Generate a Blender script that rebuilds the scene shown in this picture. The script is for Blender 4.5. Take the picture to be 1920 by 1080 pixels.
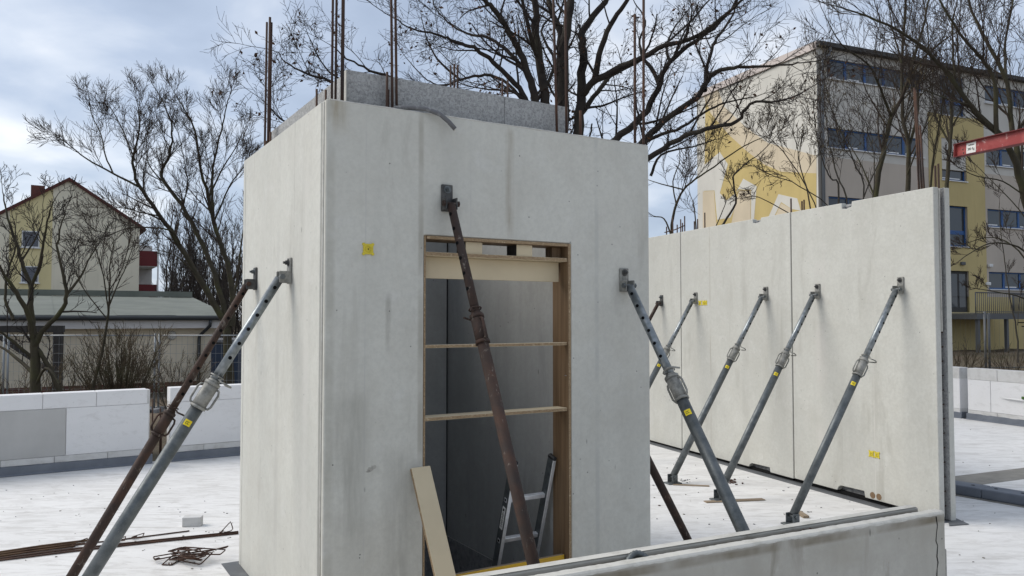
import bpy, math, random
import numpy as np
from mathutils import Vector, Matrix
from mathutils.geometry import tessellate_polygon

for o in list(bpy.data.objects):
    bpy.data.objects.remove(o)
scene = bpy.context.scene
COL = scene.collection

# ------------------------------------------------------------------ camera
CAM_H, PITCH, FPX = 1.66, math.radians(2.17), 1480.0
cam_d = bpy.data.cameras.new('camera')
cam_d.sensor_width = 36.0
cam_d.lens = 36.0 * FPX / 1920.0
cam_d.clip_start, cam_d.clip_end = 0.05, 2000.0
cam = bpy.data.objects.new('camera', cam_d)
cam.location = (0, 0, CAM_H)
cam.rotation_euler = (math.pi / 2 + PITCH, 0, 0)
COL.objects.link(cam)
scene.camera = cam

# ------------------------------------------------------------------ sky, sun, exposure
SUN = Vector((-0.72, 0.10, 0.68)).normalized()
world = bpy.data.worlds.new('World')
scene.world = world
world.use_nodes = True
wn, wl = world.node_tree.nodes, world.node_tree.links
wn.clear()
w_out = wn.new('ShaderNodeOutputWorld')
w_bg = wn.new('ShaderNodeBackground')
w_bg.inputs['Strength'].default_value = 0.1
w_sky = wn.new('ShaderNodeTexSky')
w_sky.sky_type = 'NISHITA'
w_sky.sun_disc = False
w_sky.sun_elevation = math.asin(SUN.z)
w_sky.sun_rotation = math.atan2(SUN.x, SUN.y)
w_tc = wn.new('ShaderNodeTexCoord')
w_sep = wn.new('ShaderNodeSeparateXYZ')
w_max = wn.new('ShaderNodeMath'); w_max.operation = 'MAXIMUM'; w_max.inputs[1].default_value = 0.0
w_add = wn.new('ShaderNodeMath'); w_add.operation = 'ADD'; w_add.inputs[1].default_value = 0.32
w_div = wn.new('ShaderNodeVectorMath'); w_div.operation = 'DIVIDE'
w_comb = wn.new('ShaderNodeCombineXYZ')
wl.new(w_tc.outputs['Generated'], w_sep.inputs[0])
wl.new(w_sep.outputs['Z'], w_max.inputs[0])
wl.new(w_max.outputs[0], w_add.inputs[0])
for i in range(3):
    wl.new(w_add.outputs[0], w_comb.inputs[i])
wl.new(w_tc.outputs['Generated'], w_div.inputs[0])
wl.new(w_comb.outputs[0], w_div.inputs[1])
def wnoise(scale, detail, rough, dist, off):
    m = wn.new('ShaderNodeMapping')
    m.inputs['Location'].default_value = off
    n = wn.new('ShaderNodeTexNoise')
    n.inputs['Scale'].default_value = scale
    n.inputs['Detail'].default_value = detail
    n.inputs['Roughness'].default_value = rough
    n.inputs['Distortion'].default_value = dist
    wl.new(w_div.outputs[0], m.inputs[0])
    wl.new(m.outputs[0], n.inputs['Vector'])
    return n
n_big = wnoise(1.7, 4.0, 0.5, 0.3, (9.7, 3.3, 6.1))
n_det = wnoise(3.3, 6.0, 0.50, 0.25, (4.6, 1.5, 5.2))
w_mixn = wn.new('ShaderNodeMix'); w_mixn.data_type = 'FLOAT'
w_mixn.inputs[0].default_value = 0.42
wl.new(n_big.outputs['Fac'], w_mixn.inputs[2])
wl.new(n_det.outputs['Fac'], w_mixn.inputs[3])
w_ramp = wn.new('ShaderNodeValToRGB')
cr = w_ramp.color_ramp
cr.elements[0].position = 0.36; cr.elements[0].color = (0.285, 0.34, 0.44, 1)
cr.elements[1].position = 0.66; cr.elements[1].color = (0.82, 0.815, 0.81, 1)
e = cr.elements.new(0.475); e.color = (0.375, 0.435, 0.54, 1)
e = cr.elements.new(0.55); e.color = (0.53, 0.575, 0.65, 1)
wl.new(w_mixn.outputs[0], w_ramp.inputs[0])
w_scale = wn.new('ShaderNodeVectorMath'); w_scale.operation = 'SCALE'
w_scale.inputs['Scale'].default_value = 6.7
wl.new(w_ramp.outputs[0], w_scale.inputs[0])
w_mix = wn.new('ShaderNodeMix'); w_mix.data_type = 'RGBA'
w_mix.inputs[0].default_value = 0.88
wl.new(w_sky.outputs[0], w_mix.inputs[6])
wl.new(w_scale.outputs[0], w_mix.inputs[7])
wl.new(w_mix.outputs[2], w_bg.inputs['Color'])
wl.new(w_bg.outputs[0], w_out.inputs[0])

sun_d = bpy.data.lights.new('sun', 'SUN')
sun_d.energy = 1.3
sun_d.angle = math.radians(40)
sun_d.color = (1.0, 0.95, 0.88)
sun_o = bpy.data.objects.new('sun', sun_d)
sun_o.rotation_euler = SUN.to_track_quat('Z', 'Y').to_euler()
COL.objects.link(sun_o)

vs = scene.view_settings
vs.view_transform = 'Standard'
vs.look = 'None'
vs.exposure = 1.06
vs.gamma = 1.0
vs.use_curve_mapping = False

# ------------------------------------------------------------------ layout helpers
_c, _s = math.cos(PITCH), math.sin(PITCH)
def ray(px, py):
    cx, cy = (px - 960) / FPX, (540 - py) / FPX
    return Vector((cx, _c - cy * _s, _s + cy * _c))
def at(px, py, Y):
    r = ray(px, py)
    return Vector((0, 0, CAM_H)) + r * (Y / r.y)
def on_plane(px, py, P, n):
    r = ray(px, py); O = Vector((0, 0, CAM_H))
    return O + r * ((Vector(P) - O).dot(n) / r.dot(n))
def pix(p):
    y, z = p[1], p[2] - CAM_H; d = y * _c + z * _s
    return 960 + FPX * p[0] / d, 540 - FPX * (z * _c - y * _s) / d
def on_z(px, py, z):
    r = ray(px, py)
    return Vector((0, 0, CAM_H)) + r * ((z - CAM_H) / r.z)

# frame of the shaft: u along its door face, v into its depth
BO = Vector((-0.9178, 3.8482, 0)); UF = Vector((0.8573, 0.5148, 0)); UL = Vector((-0.5148, 0.8573, 0))
B_ROT = math.atan2(UF.y, UF.x)
def B(u, v, z): return BO + UF * u + UL * v + Vector((0, 0, z))
# frame of the long wall on the right: t away from its near end, n outwards to the far side
WO = Vector((3.474, 6.4639, 0)); WT = Vector((-0.366, 0.9306, 0)); WN = Vector((0.9306, 0.366, 0))
def W(t, n, z): return WO + WT * t + WN * n + Vector((0, 0, z))
# frame of the low wall
LO = Vector((-0.1095, 2.5245, 0)); LD = Vector((0.894, 0.448, 0)).normalized(); LNV = Vector((-LD.y, LD.x, 0))

# ------------------------------------------------------------------ materials
def rgb(c): return (c[0], c[1], c[2], 1.0)
class M:
    def __init__(s, name, rough=0.8, metal=0.0, spec=0.4):
        s.m = bpy.data.materials.new(name); s.m.use_nodes = True
        s.t = s.m.node_tree; s.n = s.t.nodes; s.l = s.t.links
        s.p = s.n['Principled BSDF']
        s.p.inputs['Roughness'].default_value = rough
        s.p.inputs['Metallic'].default_value = metal
        s.p.inputs['Specular IOR Level'].default_value = spec
        s.tc = s.n.new('ShaderNodeTexCoord')
        s.col = None; s.h = None
    def vec(s, scale=(1, 1, 1), off=(0, 0, 0)):
        m = s.n.new('ShaderNodeMapping')
        m.inputs['Scale'].default_value = scale
        m.inputs['Location'].default_value = off
        s.l.new(s.tc.outputs['Object'], m.inputs[0])
        return m.outputs[0]
    def noise(s, scale, detail=4, rough=0.55, dist=0.0, vs=(1, 1, 1), off=(0, 0, 0)):
        n = s.n.new('ShaderNodeTexNoise')
        n.inputs['Scale'].default_value = scale; n.inputs['Detail'].default_value = detail
        n.inputs['Roughness'].default_value = rough; n.inputs['Distortion'].default_value = dist
        s.l.new(s.vec(vs, off), n.inputs['Vector'])
        return n.outputs['Fac']
    def voronoi(s, scale, vs=(1, 1, 1), feature='F1', out='Distance'):
        n = s.n.new('ShaderNodeTexVoronoi'); n.feature = feature
        n.inputs['Scale'].default_value = scale
        s.l.new(s.vec(vs), n.inputs['Vector'])
        return n.outputs[out]
    def ramp(s, src, a, b, va=0.0, vb=1.0):
        n = s.n.new('ShaderNodeMapRange'); n.clamp = True
        n.inputs[1].default_value = a; n.inputs[2].default_value = b
        n.inputs[3].default_value = va; n.inputs[4].default_value = vb
        s.l.new(src, n.inputs[0])
        return n.outputs[0]
    def mul(s, a, b):
        n = s.n.new('ShaderNodeMath'); n.operation = 'MULTIPLY'
        s.l.new(a, n.inputs[0])
        if isinstance(b, float): n.inputs[1].default_value = b
        else: s.l.new(b, n.inputs[1])
        return n.outputs[0]
    def base(s, c):
        n = s.n.new('ShaderNodeRGB'); n.outputs[0].default_value = rgb(c); s.col = n.outputs[0]; return s
    def mix(s, fac, c, blend='MIX'):
        n = s.n.new('ShaderNodeMix'); n.data_type = 'RGBA'; n.blend_type = blend
        if isinstance(fac, float): n.inputs[0].default_value = fac
        else: s.l.new(fac, n.inputs[0])
        s.l.new(s.col, n.inputs[6])
        if isinstance(c, tuple): n.inputs[7].default_value = rgb(c)
        else: s.l.new(c, n.inputs[7])
        s.col = n.outputs[2]; return s
    def bump(s, src, strength=0.3, dist=0.005):
        b = s.n.new('ShaderNodeBump')
        b.inputs['Strength'].default_value = strength; b.inputs['Distance'].default_value = dist
        s.l.new(src, b.inputs['Height'])
        if s.h is not None: s.l.new(s.h, b.inputs['Normal'])
        s.h = b.outputs[0]; return s
    def rough(s, src): s.l.new(src, s.p.inputs['Roughness']); return s
    def done(s):
        if s.col is not None: s.l.new(s.col, s.p.inputs['Base Color'])
        if s.h is not None: s.l.new(s.h, s.p.inputs['Normal'])
        return s.m

def concrete(name, c1, c2, streak=(0.30, 0.30, 0.27), stain=(0.22, 0.20, 0.16), seed=0.0, stain_amt=0.28, lines=(), drips=()):
    # lines: (axis, position, half width, colour, amount); drips: (axis, position, half width, z0, z1, colour, amount)
    m = M(name, rough=0.82, spec=0.3); o = (seed, seed * 1.7, seed * 0.3)
    m.base(c1)
    m.mix(m.ramp(m.noise(0.9, 6, 0.62, 0.4, off=o), 0.36, 0.64), c2)
    m.mix(m.ramp(m.noise(3.4, 6, 0.68, 0.5, off=(o[0] + 2, o[1], o[2])), 0.42, 0.66, 0, 0.36), (c1[0] * 0.82, c1[1] * 0.80, c1[2] * 0.78))
    m.mix(m.ramp(m.noise(11, 6, 0.72, 0.6, off=(o[0], o[1] + 3, o[2])), 0.46, 0.66, 0, 0.28), (c1[0] * 0.78, c1[1] * 0.76, c1[2] * 0.74))
    m.mix(m.ramp(m.noise(6, 6, 0.7, 0.8, off=(o[0] + 7, o[1] + 3, o[2])), 0.56, 0.70, 0, 0.30), (min(.62, c1[0] * 1.22), min(.61, c1[1] * 1.22), min(.58, c1[2] * 1.22)))
    m.mix(m.ramp(m.noise(1.3, 5, 0.6, 0.2, vs=(2.2, 2.2, 0.3), off=o), 0.50, 0.68, 0, 0.20), streak)
    m.mix(m.ramp(m.noise(1.2, 3, 0.5, vs=(6, 6, 0.10), off=o), 0.58, 0.70, 0, 0.12), (c1[0] * 1.25, c1[1] * 1.25, c1[2] * 1.25))
    m.mix(m.ramp(m.noise(1.6, 6, 0.65, 0.6, vs=(2.6, 2.6, 0.55), off=(o[0] + 4, o[1], o[2])), 0.58, 0.72, 0, stain_amt), stain)
    m.mix(m.ramp(m.noise(34, 4, 0.75, off=o), 0.42, 0.62, 0, 0.30), (c1[0] * 0.72, c1[1] * 0.72, c1[2] * 0.72))
    sep = m.n.new('ShaderNodeSeparateXYZ'); m.l.new(m.tc.outputs['Object'], sep.inputs[0])
    def band(ax, pos, hw, soft):
        a = m.n.new('ShaderNodeMath'); a.operation = 'SUBTRACT'; m.l.new(sep.outputs[ax], a.inputs[0]); a.inputs[1].default_value = pos
        b = m.n.new('ShaderNodeMath'); b.operation = 'ABSOLUTE'; m.l.new(a.outputs[0], b.inputs[0])
        return m.ramp(b.outputs[0], hw * (1 - soft), hw, 1, 0)
    for ax, pos, hw, col, amt in lines:
        m.mix(m.mul(m.mul(band(ax, pos, hw, 0.6), m.ramp(m.noise(2.5, 4, 0.6, off=(pos, 0, 0)), 0.38, 0.6)), float(amt)), col)
    for ax, pos, hw, z0, z1, col, amt in drips:
        f = m.mul(band(ax, pos, hw, 0.8), m.ramp(m.noise(2.0, 5, 0.65, vs=(9, 9, 1.0), off=(pos * 3, 0, 0)), 0.32, 0.62))
        m.mix(m.mul(m.mul(f, m.ramp(sep.outputs[2], z0, z0 + 0.12)), m.mul(m.ramp(sep.outputs[2], z1 - 0.06, z1, 1, 0), float(amt))), col)
    vd = m.voronoi(17)
    m.mix(m.mul(m.ramp(vd, 0.05, 0.09, 0.85, 0), m.ramp(m.noise(4.5, 2, off=o), 0.53, 0.58)), (0.12, 0.118, 0.11))
    m.mix(m.mul(m.ramp(m.voronoi(7, vs=(1.6, 1.6, 0.5)), 0.03, 0.07, 0.7, 0), m.ramp(m.noise(2.5, 2, off=o), 0.54, 0.58)), (0.09, 0.085, 0.075))
    m.bump(m.noise(45, 5, 0.65), 0.10, 0.004)
    m.bump(m.noise(3.0, 3, 0.5), 0.06, 0.02)
    return m.done()

MT = {}
MT['conc_front'] = concrete('shaft_concrete', (0.60, 0.59, 0.53), (0.54, 0.532, 0.48), seed=1.3, lines=((0, 0.212, 0.004, (0.47, 0.46, 0.43), 0.8), (0, 0.81, 0.003, (0.46, 0.45, 0.42), 0.6), (0, 1.66, 0.02, (0.42, 0.42, 0.39), 0.5), (0, 0.03, 0.03, (0.33, 0.315, 0.26), 0.5), (0, 0.515, 0.02, (0.33, 0.31, 0.26), 0.7)), drips=((0, 1.055, 0.035, 2.08, 2.75, (0.33, 0.295, 0.235), 0.75), (0, 0.335, 0.02, 1.45, 1.80, (0.30, 0.285, 0.25), 0.8), (0, 0.14, 0.13, 0.5, 1.3, (0.33, 0.32, 0.28), 0.6), (0, 0.40, 0.10, 0.2, 1.0, (0.34, 0.33, 0.295), 0.5), (0, 0.06, 0.07, 2.55, 2.9, (0.30, 0.25, 0.17), 0.7)))
MT['conc_left'] = concrete('shaft_concrete_pale', (0.565, 0.56, 0.51), (0.505, 0.502, 0.457), streak=(0.37, 0.36, 0.33), stain=(0.30, 0.28, 0.24), seed=5.1, stain_amt=0.35, lines=((1, 0.535, 0.006, (0.30, 0.29, 0.26), 0.7), (1, 0.30, 0.06, (0.53, 0.515, 0.475), 0.6), (1, 0.86, 0.05, (0.40, 0.39, 0.36), 0.4)))
MT['conc_wall'] = concrete('wall_panel_concrete', (0.535, 0.53, 0.482), (0.48, 0.476, 0.433), streak=(0.35, 0.34, 0.305), seed=8.7, stain_amt=0.3, lines=((0, 1.30, 0.10, (0.53, 0.51, 0.47), 0.6), (0, 3.09, 0.012, (0.36, 0.33, 0.28), 0.7), (0, 2.45, 0.08, (0.37, 0.36, 0.325), 0.4), (0, 0.66, 0.006, (0.58, 0.56, 0.52), 0.5)))
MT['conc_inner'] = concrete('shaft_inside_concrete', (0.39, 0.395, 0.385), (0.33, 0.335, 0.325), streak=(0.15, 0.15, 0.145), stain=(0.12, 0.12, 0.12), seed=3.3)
MT['conc_low'] = concrete('low_wall_concrete', (0.44, 0.425, 0.38), (0.36, 0.345, 0.305), streak=(0.24, 0.225, 0.185), stain=(0.17, 0.15, 0.115), seed=2.9, stain_amt=0.8, lines=((2, 0.772, 0.022, (0.15, 0.125, 0.085), 0.9), (2, 0.70, 0.08, (0.25, 0.225, 0.17), 0.25)))
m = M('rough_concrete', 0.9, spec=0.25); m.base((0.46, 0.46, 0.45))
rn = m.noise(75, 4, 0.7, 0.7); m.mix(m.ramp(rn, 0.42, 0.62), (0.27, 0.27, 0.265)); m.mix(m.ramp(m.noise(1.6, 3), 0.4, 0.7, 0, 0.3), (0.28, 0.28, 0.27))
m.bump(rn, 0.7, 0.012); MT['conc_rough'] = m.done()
m = M('core_concrete', 0.9, spec=0.25); m.base((0.27, 0.27, 0.27)); rn = m.noise(25, 5, 0.7); m.mix(m.ramp(rn, 0.4, 0.65), (0.16, 0.16, 0.165)); m.bump(rn, 0.9, 0.015); MT['core'] = m.done()
m = M('pale_mortar_edge', 0.85, spec=0.3); m.base((0.53, 0.515, 0.47)); rn = m.noise(14, 5, 0.7); m.mix(m.ramp(rn, 0.45, 0.7, 0, 0.7), (0.36, 0.345, 0.30)); m.bump(rn, 0.25, 0.003); MT['mortar'] = m.done()
m = M('white_floor_coat', 0.75, spec=0.3); m.base((0.71, 0.70, 0.68))
m.mix(m.ramp(m.noise(0.8, 6, 0.65, 0.4), 0.42, 0.62, 0, 0.8), (0.645, 0.635, 0.615))
m.mix(m.ramp(m.noise(3.0, 7, 0.72, 0.9, vs=(1, 2.6, 1)), 0.47, 0.62, 0, 0.6), (0.51, 0.495, 0.47))
m.mix(m.ramp(m.noise(2.4, 7, 0.75, 1.2, vs=(0.6, 3.5, 1), off=(5, 2, 0)), 0.54, 0.66, 0, 0.55), (0.39, 0.37, 0.34))
m.mix(m.ramp(m.noise(7, 7, 0.75, 0.6, vs=(0.6, 3, 1)), 0.60, 0.68, 0, 0.6), (0.33, 0.31, 0.28))
m.mix(m.ramp(m.noise(60, 3, 0.6), 0.68, 0.76, 0, 0.5), (0.36, 0.345, 0.32))
m.bump(m.noise(18, 5, 0.65), 0.25, 0.006); MT['floor'] = m.done()
m = M('bare_screed', 0.85); m.base((0.26, 0.245, 0.215)); m.mix(m.ramp(m.noise(5, 5, 0.65), 0.4, 0.7), (0.185, 0.175, 0.155)); m.bump(m.noise(40, 3), 0.3, 0.003); MT['screed'] = m.done()
m = M('white_block', 0.8, spec=0.3); m.base((0.70, 0.695, 0.69)); m.mix(m.ramp(m.noise(1.4, 5, 0.6, vs=(1, 1, 2)), 0.42, 0.72, 0, 0.5), (0.62, 0.615, 0.61)); m.mix(m.ramp(m.noise(5, 6, 0.7, 0.6, vs=(1, 1, 2)), 0.54, 0.68, 0, 0.4), (0.50, 0.49, 0.475)); m.mix(m.ramp(m.noise(22, 4, 0.75), 0.60, 0.70, 0, 0.4), (0.42, 0.41, 0.39)); m.bump(m.noise(50, 4), 0.12, 0.003); MT['block'] = m.done()
m = M('weathered_block', 0.85, spec=0.3); m.base((0.40, 0.395, 0.38)); m.mix(m.ramp(m.noise(2.0, 5, 0.6), 0.4, 0.7), (0.46, 0.455, 0.44)); m.bump(m.noise(50, 4), 0.12, 0.003); MT['block_grey'] = m.done()
m = M('thin_course_block', 0.85, spec=0.3); m.base((0.56, 0.555, 0.54)); m.mix(m.ramp(m.noise(6, 5, 0.65), 0.45, 0.7), (0.44, 0.43, 0.41)); MT['block_thin'] = m.done()
m = M('blue_grey_membrane', 0.6, spec=0.4); m.base((0.125, 0.14, 0.165)); m.mix(m.ramp(m.noise(4, 5, 0.65), 0.4, 0.7), (0.165, 0.18, 0.205)); m.mix(m.ramp(m.noise(12, 5, 0.7, 0.5, vs=(1, 1, 3)), 0.68, 0.74, 0, 0.7), (0.45, 0.46, 0.47)); m.bump(m.noise(8, 4), 0.25, 0.006); MT['membrane'] = m.done()
m = M('dark_membrane', 0.6, spec=0.4); m.base((0.10, 0.105, 0.11)); m.mix(m.ramp(m.noise(5, 5, 0.65), 0.4, 0.7), (0.15, 0.155, 0.16)); MT['membrane_dark'] = m.done()
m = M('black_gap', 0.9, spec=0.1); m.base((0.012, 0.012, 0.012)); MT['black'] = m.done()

m = M('galvanised_steel', 0.45, metal=0.55, spec=0.5); m.base((0.135, 0.147, 0.150)); m.mix(m.ramp(m.noise(14, 5, 0.7, vs=(1, 1, 1)), 0.42, 0.62), (0.085, 0.096, 0.100)); m.mix(m.ramp(m.noise(40, 3, 0.7), 0.64, 0.75, 0, 0.4), (0.27, 0.275, 0.27)); m.rough(m.ramp(m.noise(20, 3), 0.3, 0.7, 0.38, 0.6)); MT['galv'] = m.done()
m = M('bright_galvanised_steel', 0.38, metal=0.75, spec=0.5); m.base((0.30, 0.32, 0.33)); m.mix(m.ramp(m.voronoi(30), 0.2, 0.6), (0.20, 0.22, 0.23)); MT['galv_bright'] = m.done()
m = M('cast_galvanised', 0.6, metal=0.3, spec=0.4); m.base((0.30, 0.295, 0.27)); m.mix(m.ramp(m.noise(22, 4, 0.7), 0.42, 0.66), (0.17, 0.168, 0.15)); m.bump(m.noise(60, 3), 0.3, 0.003); MT['cast'] = m.done()
m = M('rusty_steel', 0.75, metal=0.15, spec=0.35); m.base((0.044, 0.028, 0.022)); m.mix(m.ramp(m.noise(9, 5, 0.65, 0.3), 0.46, 0.66), (0.070, 0.037, 0.025)); m.mix(m.ramp(m.noise(5, 5, 0.7), 0.5, 0.72), (0.036, 0.028, 0.025)); m.mix(m.ramp(m.noise(30, 4, 0.75, 0.6, vs=(1, 1, 0.5)), 0.60, 0.66, 0, 0.7), (0.22, 0.19, 0.16)); m.bump(m.noise(70, 4), 0.35, 0.003); MT['rust'] = m.done()
m = M('rebar_rust', 0.8, metal=0.1, spec=0.3); m.base((0.058, 0.033, 0.024)); m.mix(m.ramp(m.noise(6, 4, 0.6), 0.46, 0.70), (0.105, 0.050, 0.027)); m.mix(m.ramp(m.noise(3, 4), 0.5, 0.68), (0.036, 0.026, 0.023)); m.bump(m.noise(90, 2, vs=(0.2, 0.2, 1)), 0.6, 0.003); MT['rebar'] = m.done()
m = M('rebar_tan_rust', 0.8, metal=0.1, spec=0.3); m.base((0.13, 0.078, 0.045)); m.mix(m.ramp(m.noise(6, 4, 0.6), 0.42, 0.62), (0.085, 0.047, 0.030)); MT['rebar_tan'] = m.done()
m = M('dark_steel', 0.6, metal=0.4); m.base((0.06, 0.06, 0.06)); m.mix(m.ramp(m.noise(20, 4), 0.4, 0.7), (0.13, 0.125, 0.115)); MT['dark_steel'] = m.done()
m = M('hole_black', 0.9, spec=0.1); m.base((0.006, 0.006, 0.006)); MT['hole'] = m.done()
m = M('yellow_plastic', 0.5); m.base((0.62, 0.50, 0.035)); m.mix(m.ramp(m.noise(40, 3), 0.4, 0.7, 0, 0.4), (0.50, 0.40, 0.05)); MT['yellow'] = m.done()
m = M('yellow_sticker', 0.45); m.base((0.80, 0.62, 0.02)); MT['sticker'] = m.done()
m = M('dark_print', 0.7); m.base((0.03, 0.03, 0.025)); MT['print'] = m.done()
m = M('paper_white', 0.6); m.base((0.72, 0.72, 0.69)); MT['paper'] = m.done()
m = M('chipboard_edge', 0.9, spec=0.2); m.base((0.36, 0.265, 0.165)); rn = m.noise(110, 4, 0.8, 0.5, vs=(1, 1, 1.6)); m.mix(m.ramp(rn, 0.42, 0.62), (0.20, 0.135, 0.075)); m.mix(m.ramp(m.noise(70, 2), 0.62, 0.7), (0.50, 0.40, 0.27)); m.bump(rn, 0.5, 0.003); MT['chip'] = m.done()
m = M('cream_board_face', 0.55); m.base((0.58, 0.485, 0.325)); m.mix(m.ramp(m.noise(3, 4), 0.4, 0.7), (0.51, 0.425, 0.285)); m.mix(m.ramp(m.noise(35, 4, 0.8, 0.6), 0.70, 0.75, 0, 0.6), (0.22, 0.18, 0.12)); MT['cream'] = m.done()
m = M('brown_wood_face', 0.6); m.base((0.205, 0.130, 0.070)); m.mix(m.ramp(m.noise(10, 4, 0.6, vs=(4, 4, 0.12)), 0.38, 0.66), (0.12, 0.073, 0.038)); m.mix(m.ramp(m.noise(22, 3, 0.6, vs=(4, 4, 0.1)), 0.55, 0.7, 0, 0.6), (0.29, 0.20, 0.12)); MT['brown'] = m.done()
m = M('grey_timber', 0.85); m.base((0.30, 0.235, 0.165)); m.mix(m.ramp(m.noise(12, 4, 0.6, vs=(0.3, 6, 6)), 0.4, 0.66), (0.20, 0.15, 0.10)); MT['timber'] = m.done()
m = M('yellow_formply', 0.5); m.base((0.60, 0.36, 0.02)); m.mix(m.ramp(m.noise(6, 4, 0.6, vs=(0.4, 5, 5)), 0.45, 0.7), (0.46, 0.27, 0.03)); MT['formply'] = m.done()
m = M('aluminium', 0.4, metal=0.45); m.base((0.74, 0.75, 0.76)); m.mix(m.ramp(m.noise(25, 3), 0.4, 0.7), (0.58, 0.59, 0.60)); MT['alu'] = m.done()
m = M('black_rubber', 0.6); m.base((0.015, 0.015, 0.016)); MT['rubber'] = m.done()
m = M('grey_conduit', 0.6); m.base((0.13, 0.13, 0.135)); m.mix(m.ramp(m.noise(30, 4), 0.55, 0.7), (0.26, 0.26, 0.26)); MT['conduit'] = m.done()
m = M('red_paint', 0.5); m.base((0.27, 0.045, 0.042)); m.mix(m.ramp(m.noise(4, 5, 0.65, 0.4), 0.46, 0.66), (0.36, 0.09, 0.08)); m.mix(m.ramp(m.noise(6, 6, 0.7, 0.8, vs=(0.5, 2, 2)), 0.56, 0.64, 0, 0.7), (0.55, 0.36, 0.33)); MT['red'] = m.done()
m = M('dark_red_paint', 0.6); m.base((0.11, 0.014, 0.014)); MT['red_dark'] = m.done()

def bark(name, c1, c2, c3):
    m = M(name, 0.9, spec=0.2); m.base(c1); m.mix(m.ramp(m.noise(5, 5, 0.65), 0.4, 0.66), c2); m.mix(m.ramp(m.noise(2.2, 3), 0.5, 0.7), c3)
    m.bump(m.noise(18, 4, 0.7, vs=(3, 3, 0.6)), 0.8, 0.02); return m.done()
MT['bark_oak'] = bark('oak_bark', (0.040, 0.033, 0.028), (0.026, 0.022, 0.020), (0.052, 0.046, 0.034))
MT['bark_green'] = bark('mossy_bark', (0.062, 0.052, 0.036), (0.045, 0.040, 0.026), (0.072, 0.070, 0.032))
MT['bark_grey'] = bark('grey_bark', (0.075, 0.064, 0.052), (0.052, 0.046, 0.038), (0.085, 0.080, 0.05))
MT['bush'] = bark('bush_twig_bark', (0.12, 0.092, 0.060), (0.085, 0.064, 0.044), (0.11, 0.105, 0.06))
MT['twig'] = bark('twig_bark', (0.062, 0.046, 0.036), (0.045, 0.034, 0.028), (0.075, 0.062, 0.045))
MT['twig_oak'] = bark('oak_twig_bark', (0.038, 0.030, 0.026), (0.028, 0.023, 0.021), (0.05, 0.042, 0.034))
m = M('dead_leaf', 0.85, spec=0.2); m.base((0.10, 0.050, 0.028)); m.mix(m.ramp(m.noise(3, 3), 0.4, 0.6), (0.055, 0.032, 0.022)); MT['leaf'] = m.done()
m = M('catkin', 0.9); m.base((0.13, 0.10, 0.055)); MT['catkin'] = m.done()

m = M('earth', 0.95, spec=0.2); m.base((0.105, 0.080, 0.057))
m.mix(m.ramp(m.noise(0.28, 5, 0.6), 0.42, 0.6), (0.085, 0.075, 0.045)); m.mix(m.ramp(m.noise(0.12, 4), 0.5, 0.62), (0.17, 0.135, 0.095))
m.mix(m.ramp(m.noise(9, 5, 0.75), 0.5, 0.7), (0.055, 0.042, 0.032)); m.mix(m.ramp(m.noise(22, 4, 0.75), 0.6, 0.72), (0.20, 0.145, 0.10)); m.bump(m.noise(7, 5, 0.7), 0.9, 0.08); MT['earth'] = m.done()
def plaster(name, c, k=0.86, bump=0.2):
    m = M(name, 0.9, spec=0.25); m.base(c); m.mix(m.ramp(m.noise(0.5, 5, 0.6, vs=(1, 1, 0.5)), 0.4, 0.7), (c[0] * k, c[1] * k, c[2] * k)); m.mix(m.ramp(m.noise(1.4, 4, 0.6, vs=(2, 2, 0.15)), 0.58, 0.75, 0, 0.35), (c[0] * 0.65, c[1] * 0.63, c[2] * 0.6)); m.bump(m.noise(25, 4), bump, 0.02); return m.done()
MT['p_grey'] = plaster('school_plaster', (0.585, 0.56, 0.51)); MT['p_beige'] = plaster('beige_plaster', (0.52, 0.455, 0.385))
MT['p_yellow'] = plaster('yellow_plaster', (0.54, 0.435, 0.21)); MT['p_mural'] = plaster('mural_yellow', (0.55, 0.43, 0.185)); MT['p_mural_beige'] = plaster('mural_beige', (0.62, 0.53, 0.39)); MT['p_mural_white'] = plaster('mural_white', (0.64, 0.62, 0.56))
MT['p_cream'] = plaster('house_cream', (0.74, 0.69, 0.55)); MT['p_hyellow'] = plaster('house_yellow', (0.70, 0.61, 0.34)); MT['p_garage'] = plaster('garage_cream', (0.72, 0.64, 0.50))
MT['p_white'] = plaster('white_fascia', (0.66, 0.64, 0.62)); MT['p_dark'] = plaster('dark_plaster', (0.33, 0.30, 0.26))
m = M('school_coping', 0.5); m.base((0.56, 0.49, 0.45)); MT['coping'] = m.done()
m = M('roof_dark_edge', 0.7); m.base((0.05, 0.048, 0.045)); MT['roof_edge'] = m.done()
m = M('red_roof_tile', 0.8); m.base((0.10, 0.028, 0.022)); m.mix(m.ramp(m.noise(4, 4), 0.4, 0.7), (0.075, 0.03, 0.026)); MT['tile'] = m.done()
m = M('felt_roof', 0.8); m.base((0.118, 0.130, 0.110)); m.mix(m.ramp(m.noise(0.8, 5, 0.6), 0.4, 0.66), (0.160, 0.172, 0.146)); MT['felt'] = m.done()
m = M('dark_gutter', 0.5); m.base((0.035, 0.038, 0.04)); MT['gutter'] = m.done()
m = M('zinc_pipe', 0.5, metal=0.4); m.base((0.20, 0.22, 0.24)); MT['zinc'] = m.done()
m = M('window_glass', 0.08, spec=0.6); m.base((0.035, 0.042, 0.05)); MT['glass'] = m.done()
m = M('blue_frame', 0.5); m.base((0.022, 0.085, 0.24)); MT['blue'] = m.done()
m = M('roller_shutter', 0.6); m.base((0.115, 0.125, 0.15)); MT['shutter'] = m.done()
m = M('white_frame', 0.5); m.base((0.68, 0.68, 0.67)); MT['white'] = m.done()
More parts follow.
